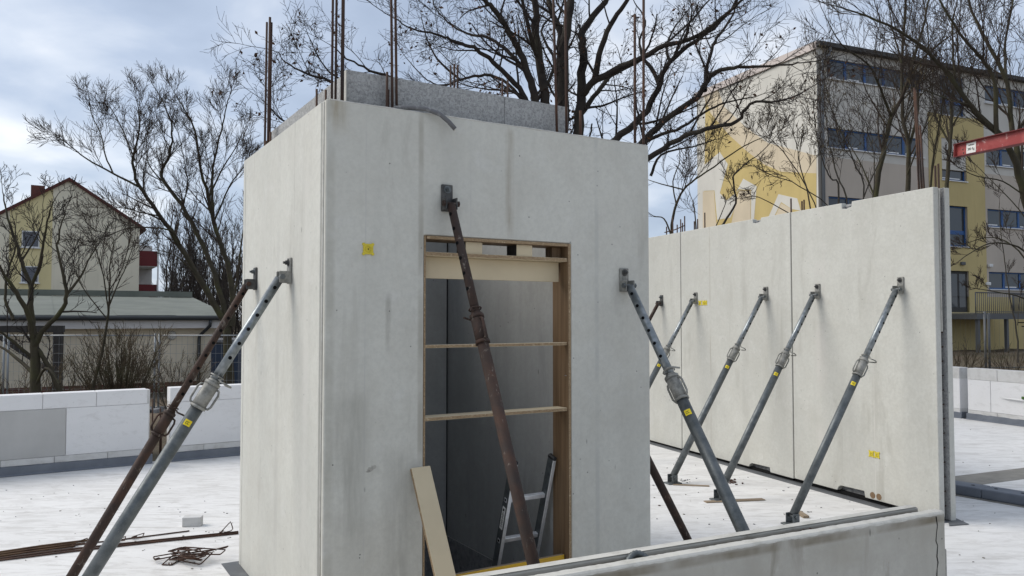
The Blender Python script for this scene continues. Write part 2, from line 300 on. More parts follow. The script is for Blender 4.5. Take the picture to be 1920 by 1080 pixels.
m = M('brick_red', 0.85); m.base((0.14, 0.052, 0.040)); m.mix(m.ramp(m.noise(5, 4), 0.4, 0.7), (0.09, 0.04, 0.034)); MT['brick'] = m.done()
m = M('dark_timber', 0.8); m.base((0.030, 0.027, 0.025)); m.mix(m.ramp(m.noise(8, 4, vs=(1, 1, 0.2)), 0.4, 0.7), (0.05, 0.044, 0.038)); MT['dark_timber'] = m.done()
m = M('fence_steel', 0.5, metal=0.4); m.base((0.25, 0.265, 0.275)); MT['fence'] = m.done()
m = M('railing_steel', 0.6, metal=0.3); m.base((0.11, 0.115, 0.12)); MT['rail'] = m.done()
m = M('blue_bin', 0.5); m.base((0.015, 0.028, 0.055)); MT['bin'] = m.done()
m = M('red_balcony', 0.6); m.base((0.13, 0.015, 0.018)); MT['balcony'] = m.done()
m = M('green_plastic', 0.5); m.base((0.05, 0.12, 0.02)); MT['green'] = m.done()

# ------------------------------------------------------------------ mesh helpers
class MB:
    def __init__(s): s.v = []; s.f = []; s.mi = []; s.sm = []
    def add(s, vs, fs, m=0, smooth=False):
        b = len(s.v); s.v += [tuple(p) for p in vs]
        for f in fs: s.f.append(tuple(i + b for i in f)); s.mi.append(m); s.sm.append(smooth)
        return s
    def box(s, lo, hi, m=0, fm=None):
        x0, y0, z0 = lo; x1, y1, z1 = hi
        vs = [(x0, y0, z0), (x1, y0, z0), (x1, y1, z0), (x0, y1, z0), (x0, y0, z1), (x1, y0, z1), (x1, y1, z1), (x0, y1, z1)]
        fs = [(0, 4, 7, 3), (1, 2, 6, 5), (0, 1, 5, 4), (3, 7, 6, 2), (0, 3, 2, 1), (4, 5, 6, 7)]
        b = len(s.f); s.add(vs, fs, m)
        if fm:
            for k, q in fm.items(): s.mi[b + k] = q
        return s
    def obox(s, c, ax, ay, az, hx, hy, hz, m=0, fm=None):
        b0 = len(s.v); s.box((-hx, -hy, -hz), (hx, hy, hz), m, fm)
        for i in range(b0, len(s.v)):
            x, y, z = s.v[i]; s.v[i] = tuple(Vector(c) + ax * x + ay * y + az * z)
        return s
    def frame(s, a, b):
        t = (Vector(b) - Vector(a)).normalized()
        r = Vector((0, 0, 1)) if abs(t.z) < 0.9 else Vector((1, 0, 0))
        n1 = t.cross(r).normalized(); return t, n1, t.cross(n1)
    def cyl(s, a, b, r0, r1=None, n=12, caps=True, m=0, smooth=True):
        r1 = r0 if r1 is None else r1; a, b = Vector(a), Vector(b)
        t, n1, n2 = s.frame(a, b); vs = []
        for c, r in ((a, r0), (b, r1)):
            for k in range(n):
                q = 2 * math.pi * k / n; vs.append(c + n1 * (r * math.cos(q)) + n2 * (r * math.sin(q)))
        s.add(vs, [(k, (k + 1) % n, n + (k + 1) % n, n + k) for k in range(n)], m, smooth)
        if caps: 
            s.add(vs[:n], [tuple(range(n))[::-1]], m); s.add(vs[n:], [tuple(range(n))], m)
        return s
    def tube(s, pts, r, n=8, closed=False, m=0, caps=True):
        P = [Vector(p) for p in pts]; N = len(P); vs = []; prev = None
        for i in range(N):
            if closed: t = (P[(i + 1) % N] - P[i - 1]).normalized()
            else: t = (P[min(i + 1, N - 1)] - P[max(i - 1, 0)]).normalized()
            if prev is None:
                q = Vector((0, 0, 1)) if abs(t.z) < 0.9 else Vector((1, 0, 0)); n1 = t.cross(q).normalized()
            else: n1 = (prev - t * prev.dot(t)).normalized()
            prev = n1; n2 = t.cross(n1); rr = r[i] if isinstance(r, (list, tuple)) else r
            for k in range(n):
                q = 2 * math.pi * k / n; vs.append(P[i] + n1 * (rr * math.cos(q)) + n2 * (rr * math.sin(q)))
        fs = []
        for i in range(N if closed else N - 1):
            j = (i + 1) % N
            for k in range(n): fs.append((i * n + k, i * n + (k + 1) % n, j * n + (k + 1) % n, j * n + k))
        s.add(vs, fs, m, True)
        if caps and not closed:
            s.add(vs[:n], [tuple(range(n))[::-1]], m); s.add(vs[-n:], [tuple(range(n))], m)
        return s
    def prism(s, poly, a, b, fn, m=0, ms=None, mcap2=None):
        # poly: list of (p, q); fn(p, q, d) -> point; extruded from d=a to d=b
        n = len(poly); vs = [fn(p, q, a) for p, q in poly] + [fn(p, q, b) for p, q in poly]
        tri = tessellate_polygon([[Vector((p, q, 0)) for p, q in poly]])
        s.add(vs, [tuple(t) for t in tri], m)
        s.add(vs, [tuple(i + n for i in t[::-1]) for t in tri], m if mcap2 is None else mcap2)
        s.add(vs, [(k, k + n, (k + 1) % n + n, (k + 1) % n) for k in range(n)], m if ms is None else ms)
        return s
    def build(s, name, mats, parent=None, bevel=0.0, fix=True, kind=None):
        me = bpy.data.meshes.new(name); me.from_pydata(s.v, [], s.f)
        if not isinstance(mats, (list, tuple)): mats = [mats]
        for q in mats: me.materials.append(MT[q] if isinstance(q, str) else q)
        me.polygons.foreach_set('material_index', s.mi); me.polygons.foreach_set('use_smooth', s.sm)
        me.validate(); 
        if fix:
            import bmesh
            bm = bmesh.new(); bm.from_mesh(me); bmesh.ops.remove_doubles(bm, verts=bm.verts, dist=1e-6); bmesh.ops.recalc_face_normals(bm, faces=bm.faces)
            if bevel > 0:
                ed = [e for e in bm.edges if len(e.link_faces) == 2 and e.calc_face_angle(0) > 0.6]
                bmesh.ops.bevel(bm, geom=ed, offset=bevel, segments=1, affect='EDGES', clamp_overlap=True)
            bm.to_mesh(me); bm.free()
        me.update()
        o = bpy.data.objects.new(name, me); COL.objects.link(o)
        if parent is not None: o.parent = parent
        if kind: o['kind'] = kind
        return o
def tag(o, label=None, cat=None, group=None, kind=None):
    if label: o['label'] = label
    if cat: o['category'] = cat
    if group: o['group'] = group
    if kind: o['kind'] = kind
    return o
def thing(name, label, cat, loc=(0, 0, 0), rotz=0.0, group=None):
    o = bpy.data.objects.new(name, None); COL.objects.link(o)
    o.empty_display_size = 0.1; o.location = loc; o.rotation_euler = (0, 0, rotz)
    return tag(o, label, cat, group)
def wall_holes(mb, x0, x1, z0, z1, holes, y0, y1, m=0):
    # a straight wall in the xz plane with rectangular openings, from y0 (outer) to y1
    xs = sorted({x0, x1} | {h[0] for h in holes} | {h[1] for h in holes}); zs = sorted({z0, z1} | {h[2] for h in holes} | {h[3] for h in holes})
    xs = [x for x in xs if x0 <= x <= x1]; zs = [z for z in zs if z0 <= z <= z1]
    for i in range(len(xs) - 1):
        for j in range(len(zs) - 1):
            cx, cz = (xs[i] + xs[i + 1]) / 2, (zs[j] + zs[j + 1]) / 2
            if any(h[0] < cx < h[1] and h[2] < cz < h[3] for h in holes): continue
            a, b, c, d = xs[i], xs[i + 1], zs[j], zs[j + 1]
            mb.add([(a, y0, c), (b, y0, c), (b, y0, d), (a, y0, d)], [(0, 1, 2, 3)], m)
    for a, b, c, d in holes:
        mb.add([(a, y0, c), (b, y0, c), (b, y0, d), (a, y0, d), (a, y1, c), (b, y1, c), (b, y1, d), (a, y1, d)], [(0, 4, 5, 1), (1, 5, 6, 2), (2, 6, 7, 3), (3, 7, 4, 0)], m)
    return mb
XZ = lambda y_first: (lambda p, q, d: (p, d, q))

# ================================================================== GROUND AND SLAB
SLAB = [(-12, 4.1), (6.3, 16.0), (12.0, 1.5), (12, -5), (-12, -5)]
def slab_inside(x, y):
    d = 1e9
    for i in range(5):
        ax, ay = SLAB[i]; bx, by = SLAB[(i + 1) % 5]; ex, ey = bx - ax, by - ay; L = math.hypot(ex, ey)
        d = min(d, (ex * (y - ay) - ey * (x - ax)) / L * -1)
    return d     # > 0 inside
def ground_z(x, y):
    k = min(1, max(0, (x + 2) / 9.0)); k = k * k * (3 - 2 * k)
    z = -0.80 + 0.68 * k
    k2 = min(1, max(0, (y - 20) / 18.0)) * k
    return z + 0.15 * k2
def axis(lo, hi):
    v = set(range(lo, hi + 1)); 
    for q in (60, 80, 110, 150, 220, 320, 500, 800): v.add(q); v.add(-q)
    return sorted(float(q) for q in v)
gx, gy = axis(-45, 45), axis(-20, 50)
rnd = random.Random(4)
mb = MB(); gv = []
for y in gy:
    for x in gx:
        d = slab_inside(x, y)
        z = ground_z(x, y) + rnd.uniform(-0.04, 0.04)
        if d > 1.2: z = -1.9
        elif d > 0: z = min(z, -0.32)
        gv.append((x, y, z))
nx = len(gx)
mb.add(gv, [(j * nx + i, j * nx + i + 1, (j + 1) * nx + i + 1, (j + 1) * nx + i) for j in range(len(gy) - 1) for i in range(nx - 1)], 0, True)
ground = tag(mb.build('ground', 'earth', fix=False), 'brown earth with leaf litter around the raised slab', kind='structure')

PIT = [B(0.225, 0.225, 0), B(1.51, 0.225, 0), B(1.51, 1.68, 0), B(0.225, 1.68, 0)]
mb = MB()
outer = [Vector((x, y, 0)) for x, y in SLAB]; allp = outer + PIT
tri = tessellate_polygon([outer, PIT])
mb.add(allp, [tuple(t) for t in tri])
low = [Vector((p.x, p.y, -0.32)) for p in outer]
mb.add(outer + low, [(k, (k + 1) % 5, (k + 1) % 5 + 5, k + 5) for k in range(5)])
mb.add(low, [tuple(range(5))])
pl = [Vector((p.x, p.y, -1.25)) for p in PIT]
pit_b = MB().add(PIT + pl, [(k, k + 4, (k + 1) % 4 + 4, (k + 1) % 4) for k in range(4)] + [(4, 5, 6, 7)])
slab = mb.build('floor_slab', 'floor'); slab['kind'] = 'structure'; tag(slab, 'white coated concrete floor slab')
pit = pit_b.build('lift_pit', 'core'); tag(pit, 'dark pit below the concrete shaft', kind='structure')
# bare strip of screed on the right
p4 = [on_z(1780, 894.5, 0), on_z(1990, 869, 0), on_z(1990, 889, 0), on_z(1780, 917, 0)]
mb = MB(); mb.add([(p.x, p.y, 0.004) for p in p4] + [(p.x, p.y, 0.0005) for p in p4], [(0, 1, 2, 3), (0, 4, 5, 1), (1, 5, 6, 2), (2, 6, 7, 3), (3, 7, 4, 0)])
tag(mb.build('bare_screed_strip', 'screed'), 'bare brown grey screed strip in the white floor', kind='structure')

# ================================================================== THE SHAFT
HP = 2.74
shaft = thing('concrete_shaft', 'tall precast concrete lift shaft with a doorway and rebar on top', 'shaft', BO, B_ROT)
D0, D1, DH = 0.533, 1.471, 2.095
fnF = lambda p, q, d: (p, d, q)
mb = MB(); mb.prism([(0.004, 0.003), (0.004, HP), (2.069, HP), (2.069, 0.003), (D1, 0.003), (D1, DH), (D0, DH), (D0, 0.003)], 0.0, 0.06, fnF)
mb.build('front_panel', 'conc_front', shaft, bevel=0.005)
mb = MB(); mb.box((0.0, 0.066, 0.003), (0.06, 1.732, HP)); mb.build('side_panel', 'conc_left', shaft, bevel=0.005)
mb = MB(); mb.box((0.0, 1.738, 0.003), (2.0, 1.796, HP)); mb.build('rear_panel', 'conc_left', shaft, bevel=0.004)
mb = MB(); mb.box((1.735, 0.066, 0.003), (1.795, 1.732, HP)); mb.build('side_panel', 'conc_left', shaft, bevel=0.004)
# pale mortar lips along the arris and top
mb = MB(); mb.tube([(0.002, 0.028, 0.004), (0.002, 0.030, 0.8), (0.0015, 0.028, 1.6), (0.002, 0.03, HP - 0.01)], 0.006, 6); mb.build('mortar_lip', 'mortar', shaft)
rl = random.Random(8); mb = MB()
mb.tube([(0.02 + k * 0.051, 0.003 + rl.uniform(-0.0006, 0.0006), HP - 0.0015 + rl.uniform(-0.0012, 0.001)) for k in range(41)], [0.0045 + rl.uniform(-0.001, 0.001) for k in range(41)], 6); mb.build('mortar_lip', 'mortar', shaft)
# inner shells, higher than the outer ones
HI = 2.955
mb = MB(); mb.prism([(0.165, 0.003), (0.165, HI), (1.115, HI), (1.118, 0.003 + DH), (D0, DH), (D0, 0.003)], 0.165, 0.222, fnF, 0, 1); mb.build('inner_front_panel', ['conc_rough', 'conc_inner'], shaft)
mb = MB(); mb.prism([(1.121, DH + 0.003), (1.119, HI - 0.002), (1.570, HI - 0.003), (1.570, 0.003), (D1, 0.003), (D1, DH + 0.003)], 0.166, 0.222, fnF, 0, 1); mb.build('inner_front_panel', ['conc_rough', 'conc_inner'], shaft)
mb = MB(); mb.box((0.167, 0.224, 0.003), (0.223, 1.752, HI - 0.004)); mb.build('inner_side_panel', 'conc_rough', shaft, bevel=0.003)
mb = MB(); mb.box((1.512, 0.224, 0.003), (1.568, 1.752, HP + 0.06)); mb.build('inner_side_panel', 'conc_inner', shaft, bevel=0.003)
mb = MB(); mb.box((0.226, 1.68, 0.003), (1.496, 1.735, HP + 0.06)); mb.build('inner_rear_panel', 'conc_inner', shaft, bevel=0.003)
mb = MB(); mb.box((0.159, 0.163, HP - 0.1), (0.165, 0.226, HI - 0.001)); mb.build('mortar_lip', 'mortar', shaft)
mb = MB(); mb.box((1.494, 1.7, 0.003), (1.512, 1.737, HP + 0.05)); mb.build('joint_shade_fill', 'black', shaft)  # black fill painted in for the shade inside the open corner gap
# concrete core poured between the shells, below the top
mb = MB(); mb.box((0.064, 0.064, 0.01), (D0 - 0.001, 0.163, 2.45)); mb.build('core_fill', 'core', shaft)
mb = MB(); mb.box((D1 + 0.001, 0.064, 0.01), (1.73, 0.163, 2.45)); mb.build('core_fill', 'core', shaft)
mb = MB(); mb.box((D0, 0.064, DH + 0.002), (D1, 0.163, 2.45)); mb.build('core_fill', 'core', shaft)
mb = MB(); mb.box((0.064, 0.166, 0.01), (0.163, 1.70, 2.45)); mb.build('core_fill', 'core', shaft)
REAR_BARS = ((1.565, 3.653, 0.008), (1.598, 3.671, 0.008), (1.627, 3.667, 0.008), (2.039, 3.625, 0.008), (2.09, 3.62, 0.008))
# rebar standing out of the gaps
def rebar_up(x, y, z0, z1, r, dx=0.0, dy=0.0, par=shaft, mat='rebar'):
    mb = MB(); mb.tube([(x, y, z0), (x + dx * 0.5, y + dy * 0.5, (z0 + z1) / 2), (x + dx, y + dy, z1)], r, 8)
    return mb.build('rebar', mat, par)
for x, y, z1, r, dx, dy in [(0.110, 1.80 - 0.115, 3.68, 0.0075, 0.0, -0.03), (0.112, 1.60, 3.69, 0.0085, 0.0, -0.02), (0.125, 1.62, 3.66, 0.008, 0.0, -0.03), (0.108, 1.64, 2.86, 0.007, 0, 0), (0.11, 0.507, 2.93, 0.0065, 0, 0), (0.11, 0.344, 2.885, 0.006, 0, 0), (0.11, 1.52, 2.895, 0.007, 0, 0),
                       (0.066, 0.11, 3.95, 0.0065, 0.004, 0), (0.086, 0.112, 4.0, 0.0065, 0.004, 0), (0.115, 0.10, 4.0, 0.008, 0.005, 0.0), (0.124, 0.115, 4.0, 0.008, 0.003, 0),
                       (0.363, 0.11, 2.96, 0.007, 0.003, 0), (0.374, 0.12, 2.87, 0.007, 0.003, 0), (0.405, 0.11, 3.9, 0.0075, -0.028, 0), (0.432, 0.115, 3.9, 0.0075, -0.030, 0),
                       (1.465, 0.11, 3.95, 0.008, -0.05, 0), (1.531, 0.12, 3.95, 0.008, -0.012, 0), (1.622, 0.11, 2.925, 0.009, 0.003, 0), (2.032, 0.09, 3.6, 0.0085, 0.008, 0), (2.055, 0.035, 3.69, 0.0085, 0.012, 0.0)]:
    rebar_up(x, y, 2.30, z1, r, dx, dy)
for u, z1, r in REAR_BARS:
    rebar_up(u, 1.766, 2.5, z1, r)
# yellow socket cover on the door face
def socket_cover(par, c, ax, az, nrm, s=0.03):
    mb = MB(); c = Vector(c)
    mb.obox(c + nrm * 0.002, ax, az, nrm, s * 0.88, s * 0.88, 0.003)
    for i in (-1, 1):
        for j in (-1, 1): mb.cyl(c + ax * (i * s * 0.8) + az * (j * s * 0.8), c + ax * (i * s * 0.8) + az * (j * s * 0.8) + nrm * 0.006, s * 0.26, n=8)
    o = mb.build('socket_cover', 'yellow', par)
    mb = MB()
    for k in range(4):
        q = 0.4 + k * math.pi / 2; q2 = q + math.pi / 2
        a = c + (ax * math.cos(q) + az * math.sin(q)) * s * 0.62 + nrm * 0.006; b = c + (ax * math.cos(q2) + az * math.sin(q2)) * s * 0.62 + nrm * 0.006
        mb.cyl(a, b, s * 0.07, n=6)
    mb.build('raised_ring', 'yellow', o)
    mb = MB()
    for i, j, r in ((0, 0, 0.12), (0.15, 0.35, 0.07), (-0.4, 0.2, 0.08), (0.35, -0.2, 0.07), (-0.15, -0.4, 0.07)):
        mb.cyl(c + ax * (i * s) + az * (j * s) + nrm * 0.0045, c + ax * (i * s) + az * (j * s) + nrm * 0.0062, r * s, n=8)
    mb.build('screw_hole', 'hole', o)
    return o
X, Y, Z = Vector((1, 0, 0)), Vector((0, 1, 0)), Vector((0, 0, 1))
socket_cover(shaft, (0.225, 0, 2.006), X, Z, -Y)
# chipped patches on the door face
rl = random.Random(3); mb = MB()
for (cu, cz, s) in ((0.245, 0.905, 0.022), (0.262, 0.915, 0.016), (0.235, 0.895, 0.012)):
    pts = [(cu + s * rl.uniform(0.5, 1.2) * math.cos(k), -0.0006, cz + 0.7 * s * rl.uniform(0.5, 1.2) * math.sin(k)) for k in np.linspace(0, 5.6, 8)]
    mb.add(pts, [tuple(range(8))])
mb.build('chipped_patch', 'conc_low', shaft, fix=False)
# small membrane corner at the shaft foot
mb = MB(); mb.box((-0.10, 1.0, 0.001), (0.02, 1.86, 0.004)); mb.build('membrane_strip', 'membrane_dark', shaft)

# conduit over the top edge
cd = thing('conduit_hose', 'grey plastic conduit hose bent over the top edge of the shaft', 'hose', B(0.371, 0, 0), B_ROT)
mb = MB(); P = []
ctrl = [(0.0 - 0.02, 0.11, 2.60), (-0.01, 0.10, 2.73), (0.03, 0.07, 2.764), (0.10, 0.02, 2.764), (0.17, -0.015, 2.757), (0.235, -0.035, 2.735), (0.28, -0.045, 2.70), (0.318, -0.05, 2.662)]
mb.tube(ctrl, 0.0125, 10); mb.build('hose', 'conduit', cd)
mb = MB(); a, b = Vector(ctrl[-1]), Vector(ctrl[-2]); d = (a - b).normalized(); mb.cyl(a - d * 0.002, a + d * 0.003, 0.0135, n=12); mb.build('hose_end', 'mortar', cd)

# ------------------------------------------------------------------ door formwork
fw = thing('door_formwork', 'chipboard formwork box with cross boards inside the shaft doorway', 'formwork', BO, B_ROT)
T = 0.02; FD = 0.160
def board(name, lo, hi, mats, fm=None, par=fw): 
    mb = MB(); mb.box(lo, hi, 0, fm); return mb.build(name, mats, par, bevel=0.0012)
E2 = {2: 1}    # front face shows the chipboard edge
board('side_board', (D0 + 0.001, 0.003, 0.004), (D0 + 0.013, FD, DH - 0.002), ['brown', 'chip'], E2)
board('side_board', (D1 - T, -0.003, 0.004), (D1 - 0.001, FD, DH - 0.002), ['brown', 'chip'], E2)
board('head_board', (D0 + 0.014, -0.002, DH - T), (D1 - T - 0.001, FD, DH - 0.002), ['brown', 'chip'], E2)
board('shelf_board', (D0 + 0.014, 0.004, 1.988), (D1 - T - 0.001, 0.14, 2.008), ['cream', 'chip'], E2)
board('lintel_board', (D0 + 0.014, 0.075, 1.872), (1.437, 0.094, 1.987), ['cream', 'chip'])
board('spacer_block', (0.79, 0.02, 2.009), (0.893, 0.13, DH - T - 0.001), ['cream', 'chip', 'dark_timber'], {0: 2})
board('spacer_block', (1.113, 0.02, 2.009), (1.218, 0.13, DH - T - 0.001), ['cream', 'chip', 'dark_timber'], {0: 2})
board('spacer_block', (1.386, 0.07, 2.009), (D1 - T - 0.002, 0.14, DH - T - 0.001), ['brown', 'chip'])
board('cross_board', (D0 + 0.014, 0.006, 1.502), (1.448, 0.045, 1.518), ['cream', 'chip'], E2)
board('cross_board', (D0 + 0.014, 0.004, 1.122), (1.446, 0.10, 1.140), ['cream', 'chip'], E2)
mb = MB(); mb.tube([(1.445, 0.01, 1.325), (1.42, -0.01, 1.328)], 0.0018, 5); mb.build('nail', 'galv_bright', fw)

# yellow formwork board standing in the doorway
mb = MB(); mb.box((0.0, 0.0, 0.0), (0.88, 0.027, 0.293), 0, {5: 1}); yb = mb.build('formwork_board', ['formply', 'timber'], bevel=0.002)
yb.location = B(D0 + T + 0.008, 0.028, 0.001); yb.rotation_euler = (0, 0, B_ROT); tag(yb, 'yellow formwork board standing on edge across the doorway', 'board')

# leaning plank
pk = MB(); a = B(0.507, -0.02, 0.885); f = B(0.532, -0.505, 0.003)
ax = UF; az = (a - f).normalized(); ay = az.cross(ax).normalized(); ax = ay.cross(az).normalized()
L = (a - f).length
pk.box((-0.053, -0.011, 0.0), (0.053, 0.011, L), 0, {0: 1, 1: 1, 4: 1, 5: 1})
po = pk.build('leaning_plank', ['cream', 'chip'], bevel=0.0015)
po.matrix_world = Matrix((( ax.x, ay.x, az.x, f.x), (ax.y, ay.y, az.y, f.y + 0.0), (ax.z, ay.z, az.z, f.z + 0.006), (0, 0, 0, 1)))
tag(po, 'cream faced chipboard plank leaning against the shaft beside the doorway', 'plank')

# ladder standing in the pit
lad = thing('ladder', 'aluminium ladder with black capped stiles standing inside the shaft', 'ladder', B(1.285, 0.74, -1.25), B_ROT)
l0 = Vector((0, 0.74 - 0.74, 0.0)); slope = (0.12 - 0.322) / (0.83 - 0.19)
top_z, pz = 0.835 + 1.25, 1.25
yt = lambda z: (0.12 + (z - 1.25 - 0.83) * slope) - 0.74       # local y at local z
ldir = Vector((0, yt(2.0) - yt(0.0), 2.0)).normalized(); lper = Vector((0, ldir.z, -ldir.y))
for s in (-1, 1):
    a = Vector((s * 0.132, yt(0.01), 0.01)); b = Vector((s * 0.132, yt(top_z), top_z)); c = (a + b) / 2
    mb = MB(); mb.obox(c, X, lper, ldir, 0.0115, 0.030, (b - a).length / 2, 0, {0: 1, 1: 1}); st = mb.build('stile', ['alu', 'galv'], lad, bevel=0.002)  # side faces take a darker metal that stands in for their shade
    mb = MB(); mb.obox(b + ldir * 0.006, X, lper, ldir, 0.0135, 0.033, 0.012); mb.build('end_cap', 'rubber', st, bevel=0.006)
    mb = MB(); mb.obox(a - ldir * 0.001, X, lper, ldir, 0.0135, 0.033, 0.009); mb.build('end_cap', 'rubber', st)
    if s == -1:
        q = Vector((s * 0.132, yt(0.63 + pz), 0.63 + pz - 0.12))
        q = Vector((s * 0.132, yt(1.25 + 0.50), 1.25 + 0.50))
        mb = MB(); mb.obox(q - X * 0.0122, X, lper, ldir, 0.0006, 0.016, 0.070); lb = mb.build('sticker', 'paper', st)
        mb = MB(); mb.obox(q - X * 0.0132 + ldir * 0.052, X, lper, ldir, 0.0004, 0.008, 0.008)
        for k in range(12): mb.obox(q - X * 0.0132 + ldir * (0.034 - k * 0.008), X, lper, ldir, 0.0004, 0.005 + 0.008 * ((k * 7) % 5) / 5, 0.0016)
        mb.build('printed_lines', 'print', lb)
for z in (0.11, 0.36, 0.61, 0.86, 1.11, 1.36, 1.61, 1.86):
    c = Vector((0, yt(z), z)); mb = MB(); mb.obox(c, X, lper, ldir, 0.121, 0.014, 0.0135); mb.build('rung', 'alu', lad, bevel=0.003)
    mb = MB(); mb.obox(c - X * 0.1442, X, lper, ldir, 0.0012, 0.012, 0.012); mb.obox(c - X * 0.1456, X, lper, ldir, 0.0006, 0.0075, 0.0075, 1); mb.build('rung_end', ['alu', 'hole'], lad)

# ================================================================== THE LONG WALL ON THE RIGHT
W_ROT = math.atan2(WT.y, WT.x)
def wp_local(t, n, z): return (t, -n, z)      # local x = t, local -y = n
def wall_panel(label, t0, t1, zb, notches=(), recesses=(), rear0=0.0, step=0.0):
    o = thing('wall_panel', label, 'wall panel', WO, W_ROT, 'precast panels of the long wall')
    poly = [(t0 + 0.007, zb)]
    for (a, b, h) in sorted(recesses): poly += [(a, zb), (a + 0.01, zb + h), (b - 0.05, zb + h * 0.9), (b - 0.02, zb + h * 0.6), (b, zb)]
    poly += [(t1 - 0.007, zb), (t1 - 0.007, HP)]
    for (a, b, h) in sorted(notches, reverse=True): poly += [(b, HP), (b - 0.006, HP - h), ((a + b) / 2, HP - h * 1.1), (a + 0.004, HP - h * 0.85), (a, HP)]
    poly += [(t0 + 0.007, HP)]
    fn = lambda p, q, d: (p, -d, q)
    mb = MB(); mb.prism(poly, 0.0, 0.058, fn); mb.build('front_shell', 'conc_wall', o, bevel=0.004)
    mb = MB(); mb.box((t0 + rear0, -0.168, 0.006), (t1 - 0.003, -0.112, HP)); mb.build('rear_shell', ['conc_rough'], o, bevel=0.004)
    mb = MB(); mb.box((t0 + 0.16, -0.111, 0.006), (t1 - 0.03, -0.059, 2.40)); mb.build('core_fill', 'core', o)
    mb = MB(); mb.box((t0 + 0.05, -0.056, 0.004), (t1 - 0.01, -0.03, zb - 0.001)); mb.build('gap_shade_strip', 'black', o)  # black strip standing in for the shadow in the gap under the panel
    mb = MB(); mb.box((t1 - 0.02, -0.057, 0.0045), (t1 + 0.02, -0.035, HP - 0.03)) if t1 < 5 else mb.box((t1 - 0.02, -0.057, 0.0045), (t1 - 0.008, -0.035, HP - 0.03)); mb.build('joint_shade_fill', 'black', o)  # black backing in place of the shade deep in the open joint
    for (a, b, h) in notches:
        mb = MB(); rl = random.Random(int(a * 100))
        for k in range(16):
            c = Vector((rl.uniform(a, b), -rl.uniform(0.02, 0.05), HP - h - 0.004 + rl.uniform(-0.0, 0.014))); mb.obox(c, X, Y, Z, rl.uniform(0.004, 0.014), 0.012, rl.uniform(0.004, 0.014))
        mb.build('broken_edge', 'core', o)
    return o
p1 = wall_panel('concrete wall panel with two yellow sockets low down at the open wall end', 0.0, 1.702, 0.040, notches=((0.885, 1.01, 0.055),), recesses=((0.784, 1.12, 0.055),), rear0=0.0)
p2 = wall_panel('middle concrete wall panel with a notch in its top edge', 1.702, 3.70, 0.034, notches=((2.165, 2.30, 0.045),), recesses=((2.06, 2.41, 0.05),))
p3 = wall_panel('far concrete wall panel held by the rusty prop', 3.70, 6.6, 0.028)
# open end of the wall: inner strips, lattice hooks and rebar
mb = MB(); mb.box((-0.004, -0.062, 1.55), (0.035, -0.0585, HP - 0.01)); mb.build('edge_strip', 'mortar', p1)
mb = MB(); mb.box((-0.004, -0.167, 0.008), (-0.0005, -0.113, HP - 0.002)); mb.build('end_face', 'conc_wall', p1)
for k in range(22):
    z = 0.12 + k * 0.118; mb = MB(); mb.tube([(0.045, -0.062, z), (0.02, -0.075, z + 0.004), (0.02, -0.088, z + 0.006), (0.045, -0.1105, z)], 0.0045, 6); mb.build('lattice_hook', 'rebar', p1)
mb = MB(); mb.tube([(0.075, -0.086, 0.05), (0.075, -0.086, 1.3), (0.07, -0.086, 1.42)], 0.008, 8); mb.build('rebar', 'rebar', p1)
for t, n, z0, z1, dx in ((0.20, 0.086, 2.2, 3.64, 0.05), (0.165, 0.088, 2.2, 3.62, 0.075), (0.14, 0.084, 2.2, 3.30, 0.055), (0.055, 0.085, 2.2, 2.93, 0.0), (0.025, 0.085, 2.2, 2.94, 0.0)):
    rebar_up(t, -n, z0, z1, 0.0085, dx, 0, p1)
for t, z1 in ((1.60, 2.86), (1.63, 2.85)): rebar_up(t, -0.086, 2.3, z1, 0.008, 0, 0, p1)
for t, z1 in ((1.79, 2.90),): rebar_up(t, -0.086, 2.3, z1, 0.008, 0, 0, p2)
for k, (t, z1) in enumerate(((3.45, 2.88), (3.30, 2.94), (3.52, 2.86))): rebar_up(t, -0.086, 2.3, z1, 0.008, 0, 0, p2)
for k, (t, z1) in enumerate(((3.73, 2.95), (3.82, 2.92), (3.9, 2.86), (4.0, 2.97), (4.15, 2.86), (3.78, 2.87))): rebar_up(t, -0.086, 2.3, z1, 0.008, 0, 0, p3)
mb = MB(); mb.tube([(3.72, -0.08, 2.83), (3.95, -0.085, 2.80), (4.2, -0.09, 2.79)], 0.007, 6); mb.build('rebar', 'rebar', p3)
lX, lN = X, Y   # local: outward face normal of the front shell is +y
for t in (0.700, 0.636): socket_cover(p1, (t, 0.0, 0.445), X, Z, Y, 0.028)
for t in (3.29, 3.215, 3.175): socket_cover(p2, (t, 0.0, 1.84), X, Z, Y, 0.028)
for t in (0.695, 0.625):
    mb = MB(); mb.cyl((t, 0.0, 0.078), (t, 0.0012, 0.078), 0.029, n=18); h = mb.build('cast_in_plug', 'brown', p1)
# membrane strip along the foot
mb = MB(); mb.box((-0.02, 0.0, 0.0), (6.6, 0.085, 0.003)); mb.box((-0.02, -0.19, 0.0), (6.6, 0.0, 0.0025)); ms = mb.build('membrane_strip', 'membrane_dark'); ms.location = WO; ms.rotation_euler = (0, 0, W_ROT); tag(ms, 'dark sealing strip along the foot of the long panel wall', 'sealing strip')
mb = MB(); q = [on_z(1778, 978, 0), on_z(1788, 971, 0), on_z(1817, 984, 0), on_z(1780, 987, 0)]
mb.add([(p.x, p.y, 0.007) for p in q] + [(p.x, p.y, 0.004) for p in q], [(0, 1, 2, 3), (4, 7, 6, 5), (0, 4, 5, 1), (1, 5, 6, 2), (2, 6, 7, 3), (3, 7, 4, 0)]); tag(mb.build('membrane_scrap', 'membrane_dark'), 'grey membrane scrap lying at the open end of the panel wall', 'membrane')

